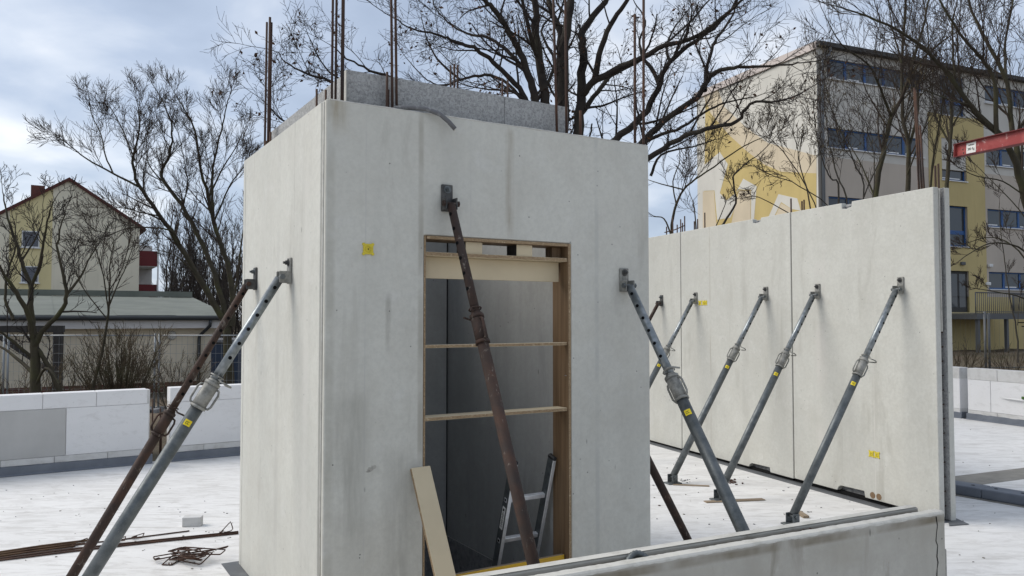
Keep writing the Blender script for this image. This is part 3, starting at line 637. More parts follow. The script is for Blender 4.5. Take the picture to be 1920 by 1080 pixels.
# ================================================================== LOW WALL IN FRONT
L_ROT = math.atan2(LD.y, LD.x); LH = 0.80
lw = thing('low_wall', 'low concrete wall with pale top edges running past the shaft', 'low wall', LO, L_ROT)
LL = (Vector((1.9184, 3.5447, 0)) - LO).dot(LD)
rl = random.Random(12)
def ragged(x0, x1, y0, y1, z0, z1, name, mat, n=60, amp=0.003):
    mb = MB(); xs = np.linspace(x0, x1, n); top = []; 
    for x in xs: top.append((y0 + rl.uniform(-amp, amp) * 0.6, y1 + rl.uniform(-amp, amp), z1 + rl.uniform(-amp, amp) * 0.7))
    vs = []
    for x, (a, b, z) in zip(xs, top): vs += [(x, y0, z0), (x, y0, z - 0.006), (x, y0 + 0.006 + (a - y0), z), (x, b - 0.004, z + 0.001), (x, y1, z - 0.005), (x, y1, z0)]
    fs = []
    for i in range(n - 1):
        for k in range(5): fs.append((i * 6 + k, i * 6 + 6 + k, i * 6 + 7 + k, i * 6 + 1 + k))
    fs += [tuple(range(6))[::-1], tuple((n - 1) * 6 + k for k in range(6))]
    mb.add(vs, fs); return mb.build(name, mat, lw)
ragged(-2.5, LL, 0.0, 0.050, 0.002, LH, 'front_shell', 'conc_low', 120, 0.0012)
ragged(-2.5, LL - 0.04, 0.100, 0.145, 0.002, LH + 0.002, 'rear_shell', 'conc_low', 110, 0.0015)
ragged(-2.5, LL - 0.03, 0.051, 0.099, 0.01, LH - 0.022, 'core_fill', 'core', 110, 0.006)
mb = MB(); n = 260; xs = np.linspace(-2.5, LL - 0.002, n); vs = []
dr_ = 0.005
for x in xs: dr_ = 0.6 * dr_ + 0.4 * rl.uniform(0, 0.012); vs += [(x, -0.0012, LH - 0.003 - dr_), (x, -0.0012, LH - 0.003), (x, 0.004, LH + 0.0032), (x, 0.045 + rl.uniform(-0.003, 0.003), LH + 0.0032)]
mb.add(vs, [(i * 4 + k, i * 4 + 4 + k, i * 4 + 5 + k, i * 4 + 1 + k) for i in range(n - 1) for k in range(3)]); mb.build('mortar_top', 'mortar', lw, fix=False)
mb = MB(); mb.add([(x, 0.102 + (0.041 if k else 0.0), LH + 0.0045) for x in (-2.5, LL - 0.045) for k in (0, 1)], [(0, 2, 3, 1)]); mb.build('mortar_top', 'mortar', lw, fix=False)
xc = LL - 0.055; mb = MB(); z = LH - 0.015; pts = []
while z > 0.02: pts.append((xc + rl.uniform(-0.007, 0.007), z)); z -= rl.uniform(0.02, 0.05)
vs = []; 
for k, (x, z) in enumerate(pts): wd = rl.uniform(0.0015, 0.0045); vs += [(x - wd, -0.0012, z), (x + wd, -0.0012, z)]
mb.add(vs, [(2 * k, 2 * k + 1, 2 * k + 3, 2 * k + 2) for k in range(len(pts) - 1)]); mb.build('crack', 'hole', lw, fix=False)
mb = MB(); mb.box((LL + 0.0005, 0.01, 0.50), (LL + 0.028, 0.045, 0.63)); mb.build('edge_bracket', 'cast', lw, bevel=0.004)
mb = MB(); pp = [(0.62 + 0.10 * k / 24, 0.075 + 0.01 * math.sin(k * 0.2), LH - 0.03 + 0.036 * math.sin(math.pi * k / 24)) for k in range(25)]
mb.tube(pp, [0.011 if k % 2 else 0.0135 for k in range(25)], 10); mb.build('corrugated_hose', 'galv', lw)
mb = MB(); mb.tube([(1.52 + 0.03 * math.cos(k), 0.075 + 0.012 * math.sin(k), LH - 0.02 + 0.012 * math.sin(k * 2) ** 2) for k in np.linspace(0, 5.5, 14)], 0.005, 6); mb.build('rebar', 'rebar', lw)

# ================================================================== PROPS
def prop(label, head, foot, nw, cf, rusty=False, roll=0.0, hook=0.0, face=None, group='push-pull props', sticker=True):
    """head: pivot next to the wall, foot: pivot above the floor, nw: wall normal, cf: collar position from the foot"""
    base = Vector((foot.x, foot.y, 0.0)); o = thing('push_pull_prop', label, 'prop', base, 0.0, group)
    h, f = head - base, foot - base; d = (h - f).normalized(); L = (h - f).length
    hz = Vector((0, 0, 1)).cross(nw).normalized(); pr = d.cross(hz).normalized()
    RO, RI, RC = (0.0285, 0.0222, 0.0325) if rusty else (0.0335, 0.0255, 0.0375)
    mi, mo, mc, mbk = ('rust', 'rust', 'rust', 'rust') if rusty else ('galv_bright', 'galv', 'cast', 'cast')
    col = f + d * (L * cf)
    mb = MB(); mb.cyl(f + d * 0.015, col, RO, n=18); ot = mb.build('outer_tube', mo, o)
    mb = MB(); mb.cyl(col + d * 0.02, h - d * 0.012, RI, n=16); it = mb.build('inner_tube', mi, o)
    nh = int((h - col).length / 0.088)
    mb = MB()
    for k in range(nh):
        c = h - d * (0.07 + k * 0.088)
        if (c - col).dot(d) < 0.14: break
        q = (hz * math.cos(roll) + pr * math.sin(roll))
        for sg in (-1, 1): mb.cyl(c + q * (sg * (RI - 0.002)), c + q * (sg * (RI + 0.0006)), 0.0100, n=10)
    mb.build('pin_holes', 'hole', it, kind='stuff')
    # cast collar with rings and two handles
    mb = MB(); mb.cyl(col - d * 0.075, col - d * 0.060, RC + 0.004, n=18); mb.cyl(col - d * 0.062, col + d * 0.062, RC, RC + 0.001, n=18); mb.cyl(col + d * 0.060, col + d * 0.078, RC + 0.004, n=18); mb.cyl(col + d * 0.076, col + d * 0.092, RC - 0.003, RI + 0.003, n=18)
    cl = mb.build('collar', mc, o)
    for sg in (-1, 1):
        q = (hz * math.cos(roll + 1.2) + pr * math.sin(roll + 1.2)) * sg; mb = MB()
        mb.tube([col + q * (RC - 0.003) - d * 0.060, col + q * (RC + 0.012) - d * 0.058, col + q * (RC + 0.020) - d * 0.042, col + q * (RC + 0.021) + d * 0.025, col + q * (RC + 0.014) + d * 0.045, col + q * (RC - 0.002) + d * 0.050], 0.006, 8); mb.build('handle', mc, cl)
    # hooked pin above the collar
    c = col + d * 0.100; mb = MB(); pts = []
    e1 = hz * math.cos(hook) + pr * math.sin(hook); e2 = d.cross(e1)
    pts.append(c - e1 * 0.050)
    pts.append(c + e1 * 0.046)
    for k in np.linspace(0.2, 2.7, 8): pts.append(c + e1 * (0.046 + 0.036 * math.sin(k)) + e2 * (0.034 * (1 - math.cos(k))) - d * 0.006)
    pts.append(c - e1 * 0.0 + e2 * 0.070 - d * 0.008)
    mb.tube(pts, 0.0052, 8); mb.build('locking_pin', mbk, o)
    mb = MB(); mb.tube([c + d * 0.012 + (hz * math.cos(k) + pr * math.sin(k)) * (RI + 0.008) for k in np.linspace(0, 5.9, 16)], 0.0045, 6); mb.build('ring', mbk, o)
    # head bracket
    wz = Vector((0, 0, 1)); wd = 0.055     # pivot is 55 mm off the wall
    pc = h - nw * (wd - 0.007) + wz * 0.035
    mb = MB(); mb.obox(pc, hz, wz, nw, 0.033, 0.072, 0.006); hb = mb.build('head_bracket', 'dark_steel' if rusty else 'cast', o, bevel=0.008 if False else 0.003)
    mb = MB()
    for sg in (-1, 1): mb.obox(h - nw * 0.018 + hz * (sg * 0.030), hz, wz, nw, 0.0035, 0.032, 0.033)
    mb.build('lug', 'dark_steel' if rusty else 'cast', hb, bevel=0.003)
    mb = MB(); b = pc + wz * 0.045 + nw * 0.005; mb.cyl(b, b + nw * 0.005, 0.021, n=14); mb.cyl(b + nw * 0.004, b + nw * 0.018, 0.0135, n=6, smooth=False); mb.cyl(b + nw * 0.018, b + nw * 0.03, 0.007, n=8); mb.build('wall_bolt', 'galv' if rusty else 'dark_steel', hb)
    mb = MB(); mb.cyl(h - hz * 0.046, h + hz * 0.046, 0.0085, n=10); mb.cyl(h - hz * 0.047, h - hz * 0.036, 0.016, n=6, smooth=False); mb.cyl(h + hz * 0.036, h + hz * 0.047, 0.016, n=6, smooth=False); mb.build('pivot_bolt', 'rust' if rusty else 'galv', hb)
    # foot
    nwh = Vector((nw.x, nw.y, 0)).normalized()
    mb = MB(); mb.obox(Vector((f.x, f.y, 0.0065)), hz, nwh, wz, 0.055, 0.075, 0.006); ft = mb.build('foot_plate', mbk if rusty else 'galv', o, bevel=0.002)
    mb = MB()
    for sg in (-1, 1): mb.obox(Vector((f.x, f.y, 0.0125 + (f.z + 0.012) / 2)) + hz * (sg * 0.040), hz, nwh, wz, 0.0035, 0.034, (f.z + 0.012) / 2)
    mb.build('lug', mbk if rusty else 'galv', ft, bevel=0.002)
    mb = MB(); mb.cyl(f - hz * 0.056, f + hz * 0.056, 0.0085, n=10); mb.cyl(f - hz * 0.058, f - hz * 0.046, 0.016, n=6, smooth=False); mb.cyl(f + hz * 0.046, f + hz * 0.058, 0.016, n=6, smooth=False); mb.build('pivot_bolt', mbk if rusty else 'galv', ft)
    if not rusty and sticker:
        sc = col - d * 0.16; to = (Vector((0, 0, CAM_H)) - base - sc) if face is None else face
        to = (to - d * to.dot(d)).normalized(); sd = d.cross(to)
        mb = MB(); vs = []; mp = MB()
        for k in range(9):
            q = -0.55 + 1.1 * k / 8; r = to * math.cos(q) + sd * math.sin(q); vs += [sc + r * 0.0342 - d * 0.016, sc + r * 0.0342 + d * 0.016]
        mb.add(vs, [(2 * k, 2 * k + 1, 2 * k + 3, 2 * k + 2) for k in range(8)], 0, True); sk = mb.build('sticker', 'sticker', ot, fix=False)
        for q0 in (-0.28, 0.02):
            mp.tube([sc + (to * math.cos(q0 + a) + sd * math.sin(q0 + a)) * 0.0346 + d * b for a, b in ((0.2, 0.006), (0.0, 0.006), (0.0, -0.006), (0.2, -0.006))], 0.0013, 4)
        mp.build('printed_mark', 'print', sk)
    return o
NB, NL, NW = -UL, -UF, -WN
prop('rusty prop bolted to the shaft above its doorway', B(0.662, -0.055, 2.262), B(0.662, -1.118, 0.065), NB, 0.700, True, roll=0.3, hook=0.6, group='rusty props')
prop('galvanised prop bolted to the shaft face right of its doorway', B(1.862, -0.055, 1.855), B(1.862, -1.300, 0.065), NB, 0.672, False, roll=0.5, hook=3.4, group='galvanised props')
prop('galvanised prop on the pale side of the shaft, beside a rusty one', B(-0.055, 0.594, 1.885), B(-1.165, 0.594, 0.065), NL, 0.655, False, roll=0.0, hook=0.4, group='galvanised props')
prop('rusty prop on the pale side of the shaft, next to a galvanised one', B(-0.055, 1.395, 1.875), B(-1.075, 1.395, 0.065), NL, 0.530, True, roll=0.2, hook=0.5, group='rusty props')
prop('rusty prop standing behind the shaft with only its lower tube showing', B(1.85, 0.4, 1.577), B(2.775, 0.4, 0.065), UF, 0.70, True, group='rusty props')
prop('galvanised prop nearest the open end of the long wall', W(0.345, -0.055, 1.905), W(0.40, -1.150, 0.065), NW, 0.640, False, roll=0.2, hook=0.2, group='galvanised props')
prop('galvanised prop on the long wall with its foot on a plank', W(1.329, -0.055, 1.885), W(1.329, -1.175, 0.065), NW, 0.655, False, roll=0.2, hook=0.1, group='galvanised props')
prop('galvanised prop on the middle wall panel below its top notch', W(2.09, -0.055, 1.885), W(2.10, -1.175, 0.065), NW, 0.668, False, roll=0.2, hook=0.1, group='galvanised props')
prop('galvanised prop on the long wall beside three yellow sockets', W(3.374, -0.055, 1.865), W(3.374, -1.17, 0.065), NW, 0.645, False, roll=0.2, hook=0.2, group='galvanised props')
prop('rusty prop on the far panel of the long wall', W(4.14, -0.055, 1.85), W(4.14, -1.17, 0.065), NW, 0.62, True, roll=0.2, group='rusty props')

# ================================================================== WHITE BLOCK WALLS
def block_wall(label, org, dr, spec, thick=0.20, group='low white block walls', mem=None):
    rot = math.atan2(dr.y, dr.x); o = thing('block_wall', label, 'block wall', org, rot, None); rb = random.Random(int(org.x * 91))
    cache = {}
    for (x0, x1, z0, z1, mat) in spec:
        j = 0.0025; off = rb.uniform(-0.003, 0.003)
        mb = MB(); mb.box((x0 + j, off, z0 + j * 0.6), (x1 - j, thick + off, z1 - j * 0.6)); mb.build('block', mat, o, bevel=0.004)
    x0 = min(s[0] for s in spec); x1 = max(s[1] for s in spec)
    mb = MB(); mb.box((x0 + 0.004, 0.012, 0.10), (x1 - 0.004, thick - 0.012, max(s[3] for s in spec) - 0.01)); mb.build('joint_mortar', 'block_thin', o)
    a, b = mem or (x0 - 0.02, x1 + 0.03); n = int((b - a) / 0.06) + 2; mb = MB(); xs = np.linspace(a, b, n); vs = []
    for x in xs: vs += [(x, -0.035, 0.004), (x, -0.010 + rb.uniform(-0.002, 0.002), 0.02), (x, -0.008, 0.098 + rb.uniform(-0.006, 0.006)), (x, 0.02, 0.104), (x, thick, 0.1), (x, thick, 0.003)]
    mb.add(vs, [(i * 6 + k, i * 6 + 6 + k, i * 6 + 7 + k, i * 6 + 1 + k) for i in range(n - 1) for k in range(5)] + [tuple(range(6))[::-1], tuple((n - 1) * 6 + k for k in range(6))]); mb.build('membrane', 'membrane', o)
    return o
BLO = Vector((-5.335, 8.2936, 0)); BLD = Vector((0.8383, 0.5452, 0))
S1 = []
for a, b in ((-2.62, -2.12), (-2.12, -1.62), (-1.62, -1.12), (-1.12, -0.62), (-0.62, -0.13), (-0.13, 0.368), (0.368, 0.881), (0.881, 1.40)): S1.append((a, b, 0.682, 0.846, 'block'))
for a, b, q in ((-2.62, -1.43, 'block'), (-1.43, -0.42, 'block'), (-0.42, 0.591, 'block_grey'), (0.591, 1.418, 'block')): S1.append((a, b, 0.17, 0.682, q))
for a, b in ((-2.62, -1.5), (-1.5, -0.52), (-0.52, 0.0), (0.0, 0.488), (0.488, 1.002), (1.002, 1.43)): S1.append((a, b, 0.10, 0.17, 'block_thin'))
block_wall('low white block wall with one grey weathered block, left of a slot', BLO, BLD, S1)
S2 = [(1.637, 2.185, 0.682, 0.850, 'block'), (2.185, 2.70, 0.682, 0.850, 'block'), (2.70, 3.22, 0.682, 0.85, 'block'), (1.645, 2.66, 0.17, 0.682, 'block'), (2.66, 3.70, 0.17, 0.682, 'block'), (1.65, 2.018, 0.10, 0.17, 'block_thin'), (2.018, 2.5, 0.10, 0.17, 'block_thin'), (2.5, 3.0, 0.10, 0.17, 'block_thin'), (3.0, 3.6, 0.10, 0.17, 'block_thin')]
block_wall('low white block wall running behind the concrete shaft', BLO, BLD, S2)
BRO = Vector((7.4785, 13.0174, 0)); BRD = Vector((0.366, -0.9306, 0))
S3 = [(0.0, 0.525, 0.655, 0.838, 'block_thin'), (0.525, 1.04, 0.655, 0.838, 'block_thin'), (1.04, 1.56, 0.655, 0.838, 'block'), (1.56, 2.1, 0.655, 0.838, 'block'), (2.1, 2.6, 0.655, 0.838, 'block'), (0.004, 0.406, 0.157, 0.655, 'block'), (0.406, 1.41, 0.157, 0.655, 'block'), (1.41, 2.42, 0.157, 0.655, 'block'), (0.0, 0.515, 0.088, 0.157, 'block_thin'), (0.515, 1.0, 0.088, 0.157, 'block_thin'), (1.0, 1.5, 0.088, 0.157, 'block_thin'), (1.5, 2.0, 0.088, 0.157, 'block_thin'), (2.0, 2.5, 0.088, 0.157, 'block_thin')]
block_wall('low white block wall behind the dark blue kerb', BRO, BRD, S3)
S4 = [(-0.66, -0.14, 0.655, 0.838, 'block_thin'), (-1.2, -0.66, 0.655, 0.838, 'block_thin'), (-1.7, -1.2, 0.655, 0.838, 'block'), (-1.14, -0.14, 0.157, 0.655, 'block'), (-2.0, -1.14, 0.157, 0.655, 'block'), (-0.65, -0.14, 0.088, 0.157, 'block_thin'), (-1.2, -0.65, 0.088, 0.157, 'block_thin'), (-1.9, -1.2, 0.088, 0.157, 'block_thin')]
block_wall('white block wall end glimpsed past the panel wall', BRO, BRD, S4)
def brp(s, n, z): return BRO + BRD * s + Vector((-BRD.y, BRD.x, 0)) * n + Vector((0, 0, z))
# white strip with a green end on the right block wall
ws = thing('white_strip', 'white pointed strip with a green end resting on the right block wall', 'strip', brp(0.586, -0.02, 0.41), math.atan2(BRD.y, BRD.x))
mb = MB(); mb.tube([(0.0, 0.0, 0.0), (0.15, 0.0, -0.005), (0.35, 0.0, -0.01), (0.7, 0.0, -0.02)], [0.004, 0.015, 0.018, 0.018], 8); mb.build('strip', 'white', ws)
mb = MB(); mb.box((0.36, -0.03, 0.008), (0.47, 0.012, 0.05)); mb.build('end_grip', 'green', ws, bevel=0.01)

# dark blue kerb on the right
k1, k2 = on_z(1793.5, 928, 0), on_z(1920, 950, 0); kd = (k2 - k1).normalized(); kr = math.atan2(kd.y, kd.x)
kb = thing('coated_kerb', 'dark blue coated kerb with drilled holes on the white floor', 'kerb', k1, kr)
for a, b in ((-1.2, -0.30), (-0.30, 0.215), (0.215, 0.95), (0.95, 1.9)):
    mb = MB(); mb.box((a + 0.0015, 0.0, 0.004), (b - 0.0015, 0.215, 0.094)); mb.build('kerb_piece', 'membrane', kb, bevel=0.008)
for a in (-0.28, -0.09, 0.10, 0.30, 0.52, 0.75):
    mb = MB(); mb.cyl((a, 0.11, 0.0935), (a, 0.11, 0.0955), 0.016, n=14); mb.build('drill_hole', 'hole', kb)
mb = MB(); mb.box((-1.2, -0.045, 0.001), (1.9, -0.001, 0.006)); mb.build('edge_strip', 'screed', kb)

# ================================================================== LOOSE THINGS ON THE FLOOR
bo = on_z(341, 988.5, 0); mb = MB(); mb.box((0, 0, 0), (0.145, 0.075, 0.072)); br = mb.build('loose_block', 'block_thin', bevel=0.003); br.location = (bo.x, bo.y, 0.001); br.rotation_euler = (0, 0, 0.16); tag(br, 'small white block lying loose on the floor left of the shaft', 'block')
def floor_bar(label, pts, r, group=None, name='reinforcing_bar', z=None):
    P = [on_z(px, py, 0) for px, py in pts]; base = P[0]; mb = MB()
    mb.tube([(p.x - base.x, p.y - base.y, (r if z is None else z[i])) for i, p in enumerate(P)], r, 7); o = mb.build(name, rb_mat if name == 'reinforcing_bar' and 'bundle' in label and rb.random() < 0.6 else 'rebar'); o.location = (base.x, base.y, 0.001); tag(o, label, 'rebar', group); return o
g = 'long rusty bars on the floor'; rb = random.Random(5); rb_mat = 'rebar_tan'
for dy in (0, 4): floor_bar('long rusty bar crossing the floor to the shaft', [(-60, 1056 + dy), (150, 1030 + dy), (300, 1014 + dy * 0.8), (447, 999 + dy * 0.7)], 0.007, g)
floor_bar('thin rusty bar lying behind the two long floor bars', [(150, 1022), (230, 1013), (355, 997)], 0.0055)
rb = random.Random(5)
for k in range(7):
    y0 = 1036 + k * 1.9 + rb.uniform(-0.4, 0.4); x1 = rb.uniform(132, 175)
    floor_bar('rusty bar in the bundle lying left of the props', [(-90, y0 + 15), (0, y0 + 2), (80, y0 - 9.5 + rb.uniform(-0.6, .6)), (x1, y0 - 9.5 - (x1 - 80) * 0.13)], 0.0065, 'bundled rusty bars', z=[0.0065 + 0.012 * (k % 2)] * 4)
def stirrup(c, rot, sx, sy, tx, ty, z, label, group, r=0.0045):
    pts = []; hook = 0.035
    cor = [(-sx, -sy), (sx, -sy), (sx, sy), (-sx, sy)]
    path = [(-sx + hook * 0.9, -sy + hook)]
    for i in range(4):
        x, y = cor[i]; px, py = cor[i - 1]; qx, qy = cor[(i + 1) % 4]; b = 0.014
        def tow(ax, ay): L = math.hypot(ax - x, ay - y); return (x + (ax - x) / L * b, y + (ay - y) / L * b)
        path.append(tow(px, py)); path.append((x + (px + qx - 2 * x) * 0.012, y + (py + qy - 2 * y) * 0.012)); path.append(tow(qx, qy))
    path += [(-sx, -sy + 0.03), (-sx + 0.006, -sy - 0.004), (-sx + hook, -sy + hook * 0.5)]
    mb = MB(); pl = [Vector((x, y, max(0.0, x * tx + y * ty) )) for x, y in path]; mn = min(p.z for p in pl)
    mb.tube([(p.x, p.y, p.z - mn + r) for p in pl], r, 6); o = mb.build('rebar_stirrup', 'rebar'); o.location = (c.x, c.y, z); o.rotation_euler = (0, 0, rot); tag(o, label, 'stirrup', group); return o
rs = random.Random(21); pc = on_z(345, 1052, 0)
for k in range(11):
    c = pc + Vector((rs.uniform(-0.10, 0.14), rs.uniform(-0.06, 0.06), 0)); stirrup(c, rs.uniform(-0.9, 0.9) + (1.2 if k % 4 == 0 else 0), rs.uniform(0.10, 0.15), rs.uniform(0.028, 0.055), rs.uniform(-0.15, 0.3), rs.uniform(-0.5, 0.7), 0.001 + 0.006 * k, 'rusty stirrup in the tangled heap left of the shaft', 'tangled rusty stirrups')
for (px, py, s, lab) in ((150, 1024, 0.05, 'small rusty wire ring on the bar bundle'), (225, 1017, 0.035, 'small rusty wire ring between the bundle and the thin bar'), (258, 1011, 0.04, 'small rusty wire ring on the thin bar')):
    c = on_z(px, py, 0); stirrup(c, rs.uniform(0, 1), s, s * 0.55, 0.3, 0.5, 0.012, lab, None, 0.0038)
c = on_z(424, 1001, 0); stirrup(c, 0.8, 0.045, 0.02, 0.9, 1.2, 0.014, 'upright rusty wire loop where the long bars meet the shaft', None, 0.004)
# planks by the prop feet
def lying(label, a, b, wd, th, mat, name='timber_offcut'):
    A, Bq = on_z(*a, 0), on_z(*b, 0); d = (Bq - A); L = d.length; mb = MB(); mb.box((0, -wd / 2, 0), (L, wd / 2, th)); o = mb.build(name, mat, bevel=0.002); o.location = (A.x, A.y, 0.001); o.rotation_euler = (0, 0, math.atan2(d.y, d.x)); tag(o, label, 'timber')
lying('short timber offcut lying by the prop near the wall end', (1496, 962), (1512, 972), 0.05, 0.02, 'timber')
lying('thin weathered plank under the foot of a prop on the long wall', (1322, 942), (1432, 937), 0.07, 0.008, 'timber', 'thin_plank')
lying('thin weathered plank by the foot of the prop below the notch', (1262, 909), (1330, 912), 0.05, 0.006, 'timber', 'thin_plank')
# crumbs and chips
rs = random.Random(33); mb = MB()
def crumb(x, y, s, m=0): mb.obox(Vector((x, y, s * 0.4)), Vector((math.cos(s * 999), math.sin(s * 999), 0)), Vector((-math.sin(s * 999), math.cos(s * 999), 0)), Z, s, s * rs.uniform(0.3, 0.9), s * 0.4, m)
for k in range(70): p = on_z(rs.uniform(0, 445), rs.uniform(905, 1080), 0); crumb(p.x, p.y, rs.uniform(0.002, 0.007), rs.choice((0, 1, 1)))
for k in range(80): p = on_z(rs.uniform(1222, 1640), rs.uniform(850, 985), 0); crumb(p.x, p.y, rs.uniform(0.002, 0.009), rs.choice((0, 1, 2)))
for k in range(18): p = on_z(rs.uniform(1792, 1920), rs.uniform(800, 1075), 0); crumb(p.x, p.y, rs.uniform(0.003, 0.008), 1)
for k in range(26): p = on_z(rs.gauss(1372, 7), rs.gauss(904, 3), 0); crumb(p.x, p.y, rs.uniform(0.006, 0.016), 2)
for k in range(10): p = on_z(rs.gauss(1282, 4), rs.gauss(901, 2), 0); crumb(p.x, p.y, rs.uniform(0.006, 0.014), 0)
tag(mb.build('floor_debris', ['core', 'screed', 'rebar'], fix=False), 'crumbs of mortar and rust scattered on the white floor', 'debris', kind='stuff')
# rusty bars standing in the slot of the left block wall
for k, s in enumerate((1.50, 1.585, 1.60)):
    p = BLO + BLD * s; mb = MB(); mb.tube([(0, 0, -0.7), (0.0, 0, 0.0 - 0.1 * k)], 0.008, 7); o = mb.build('reinforcing_bar', 'rebar'); n_ = Vector((-BLD.y, BLD.x, 0)); o.location = (p.x + n_.x * 0.30, p.y + n_.y * 0.30, 0.0 if False else 0.702); tag(o, 'rusty bar standing upright in the slot between white block walls', 'rebar', 'bars in the block wall slot')

# ================================================================== RED HOIST BEAM
hb_a = at(1794, 283, 6.6); hb_b = at(1935, 252.5, 5.75); hd = (hb_b - hb_a).normalized()
hoist = thing('hoist_jib', 'red steel hoist beam with a white load sign reaching in over the wall', 'hoist', (hb_a + hd * 2.4) * 1.0)
hbase = hb_a + hd * 2.4; hbase.z = 0; hoist.location = hbase
a = hb_a - hbase; b = a + hd * 2.45; sd = hd.cross(Z).normalized(); up = sd.cross(hd).normalized()
HB = 0.056
mb = MB(); c = (a + b) / 2; Lh = (b - a).length / 2
mb.obox(c, hd, sd, up, Lh, 0.004, HB - 0.006); web = mb.build('web', 'red', hoist)
mb = MB(); mb.obox(c + up * (HB - 0.003), hd, sd, up, Lh, 0.034, 0.0035); mb.build('top_flange', 'red_dark', hoist, bevel=0.001)
mb = MB(); mb.obox(c - up * (HB - 0.003), hd, sd, up, Lh, 0.034, 0.0035); mb.build('bottom_flange', 'red_dark', hoist, bevel=0.001)
mb = MB(); mb.obox(a + hd * 0.006, hd, sd, up, 0.003, 0.030, HB - 0.008); mb.build('end_plate', 'red', hoist)
mb = MB(); q = a - up * (HB + 0.012) + hd * 0.02; mb.obox(q, hd, sd, up, 0.02, 0.012, 0.008); mb.build('end_stop', 'dark_steel', hoist)
side = -1.0 if (-hb_a).dot(sd) < 0 else 1.0
for t in (0.085, 0.095):
    mb = MB(); q = a + hd * t + up * (-0.03 if t > 0.09 else 0.0) + sd * (side * 0.004); mb.cyl(q, q + sd * (side * 0.004), 0.006, n=8); mb.build('bolt', 'dark_steel', hoist)
pc_ = a + hd * 0.19 + sd * (side * 0.0055)
mb = MB(); mb.obox(pc_, hd, sd, up, 0.058, 0.0012, 0.042); plate = mb.build('load_sign', 'paper', web)
def text_mesh(body, size, name, mat, par, origin, ax, az, bold=0.0):
    cu = bpy.data.curves.new(name, 'FONT'); cu.body = body; cu.size = size; cu.align_x = 'CENTER'; cu.align_y = 'CENTER'; cu.extrude = 0.0; cu.offset = bold; cu.resolution_u = 2
    tmp = bpy.data.objects.new('tmp_text', cu); COL.objects.link(tmp); bpy.context.view_layer.update()
    me = bpy.data.meshes.new_from_object(tmp.evaluated_get(bpy.context.evaluated_depsgraph_get())); bpy.data.objects.remove(tmp); bpy.data.curves.remove(cu)
    nrm = ax.cross(az); me.transform(Matrix(((ax.x, az.x, nrm.x, origin.x), (ax.y, az.y, nrm.y, origin.y), (ax.z, az.z, nrm.z, origin.z), (0, 0, 0, 1))))
    me.materials.clear(); me.materials.append(MT[mat]); me.name = name; o = bpy.data.objects.new(name, me); COL.objects.link(o); o.parent = par; return o
text_mesh('300 Kg', 0.030, 'lettering', 'print', plate, pc_ + sd * (side * 0.002) - up * 0.010, hd, up, 0.0006)
text_mesh('Tragfähigkeit', 0.0155, 'lettering', 'print', plate, pc_ + sd * (side * 0.002) + up * 0.024, hd, up, 0.0003)
mb = MB(); mb.cyl((0, 0, 0.004), (0, 0, b.z - HB - 0.004), 0.05, n=16); mb.build('mast', 'red', hoist)
mb = MB(); mb.box((-0.2, -0.2, 0.001), (0.2, 0.2, 0.02)); mb.build('base_plate', 'red_dark', hoist)

# ================================================================== SCHOOL
SC = Vector((at(1530, 72, 36.5).x, 36.5, 0)); SD = Vector((0.92, 0.393, 0)).normalized(); SP = Vector((-SD.y, SD.x, 0))
s_rot = math.atan2(SD.y, SD.x); S_TOP = 14.35; SG = -0.2; SLEN, SDEP = 27.0, 9.2
school = thing('school_building', 'four storey school block with blue window bands and a yellow mural gable', 'building', SC, s_rot)
bands = [(0.62, 6.9), (11.5, 17.9), (19.0, 25.6)]; rows = [(12.95, 13.90), (9.66, 10.60), (6.42, 7.36), (3.16, 4.06)]
stair = [(12.0, 14.05), (8.66, 10.8), (5.3, 7.36)]; SX0, SX1 = 8.15, 9.95
holes = [(a, b, c, d) for a, b in bands for c, d in rows] + [(SX0, SX1, c, d) for c, d in stair] + [(8.6, 9.95, 1.95, 4.05)]
mb = MB(); wall_holes(mb, 0.0, SLEN, 9.2, S_TOP, [h for h in holes if h[2] > 9.2], 0.0, 0.22)
mb.build('facade_wall', 'p_grey', school, fix=False)
mb = MB(); wall_holes(mb, 0.0, SLEN, 2.75, 9.2, [h for h in holes if 2.75 < h[2] < 9.2 and h[3] < 9.2] + [(SX0, SX1, 8.66, 9.2), (8.6, 9.95, 2.75, 4.05)], 0.0, 0.22); mb.build('facade_wall', 'p_beige', school, fix=False)
mb = MB(); wall_holes(mb, 0.0, SLEN, SG - 0.4, 2.75, [(8.6, 9.95, 1.95, 2.75)], 0.0, 0.22); mb.build('facade_wall', 'p_yellow', school, fix=False)
mb = MB(); mb.add([(0, 0, SG - 0.4), (0, SDEP, SG - 0.4), (0, SDEP, S_TOP - 0.02), (0, 0, S_TOP)], [(0, 1, 2, 3)]); mb.build('gable_wall', 'p_mural_white', school, fix=False)
mb = MB(); mb.add([(0, SDEP, SG - 0.4), (SLEN, SDEP, SG - 0.4), (SLEN, SDEP, S_TOP), (0, SDEP, S_TOP), (SLEN, 0, SG - 0.4), (SLEN, 0, S_TOP)], [(0, 1, 2, 3), (1, 4, 5, 2)]); mb.build('rear_wall', 'p_grey', school, fix=False)
mb = MB(); mb.box((-0.06, -0.30, S_TOP), (SLEN + 0.2, SDEP + 0.1, S_TOP + 0.20)); rf = mb.build('roof', 'roof_edge', school)
mb = MB(); mb.box((-0.10, -0.10, S_TOP - 0.12), (-0.0605, SDEP + 0.12, S_TOP + 0.24)); mb.build('coping', 'coping', rf)
mb = MB(); mb.box((-0.03, 0.0, SG), (0.0, 0.0, SG)) if False else None
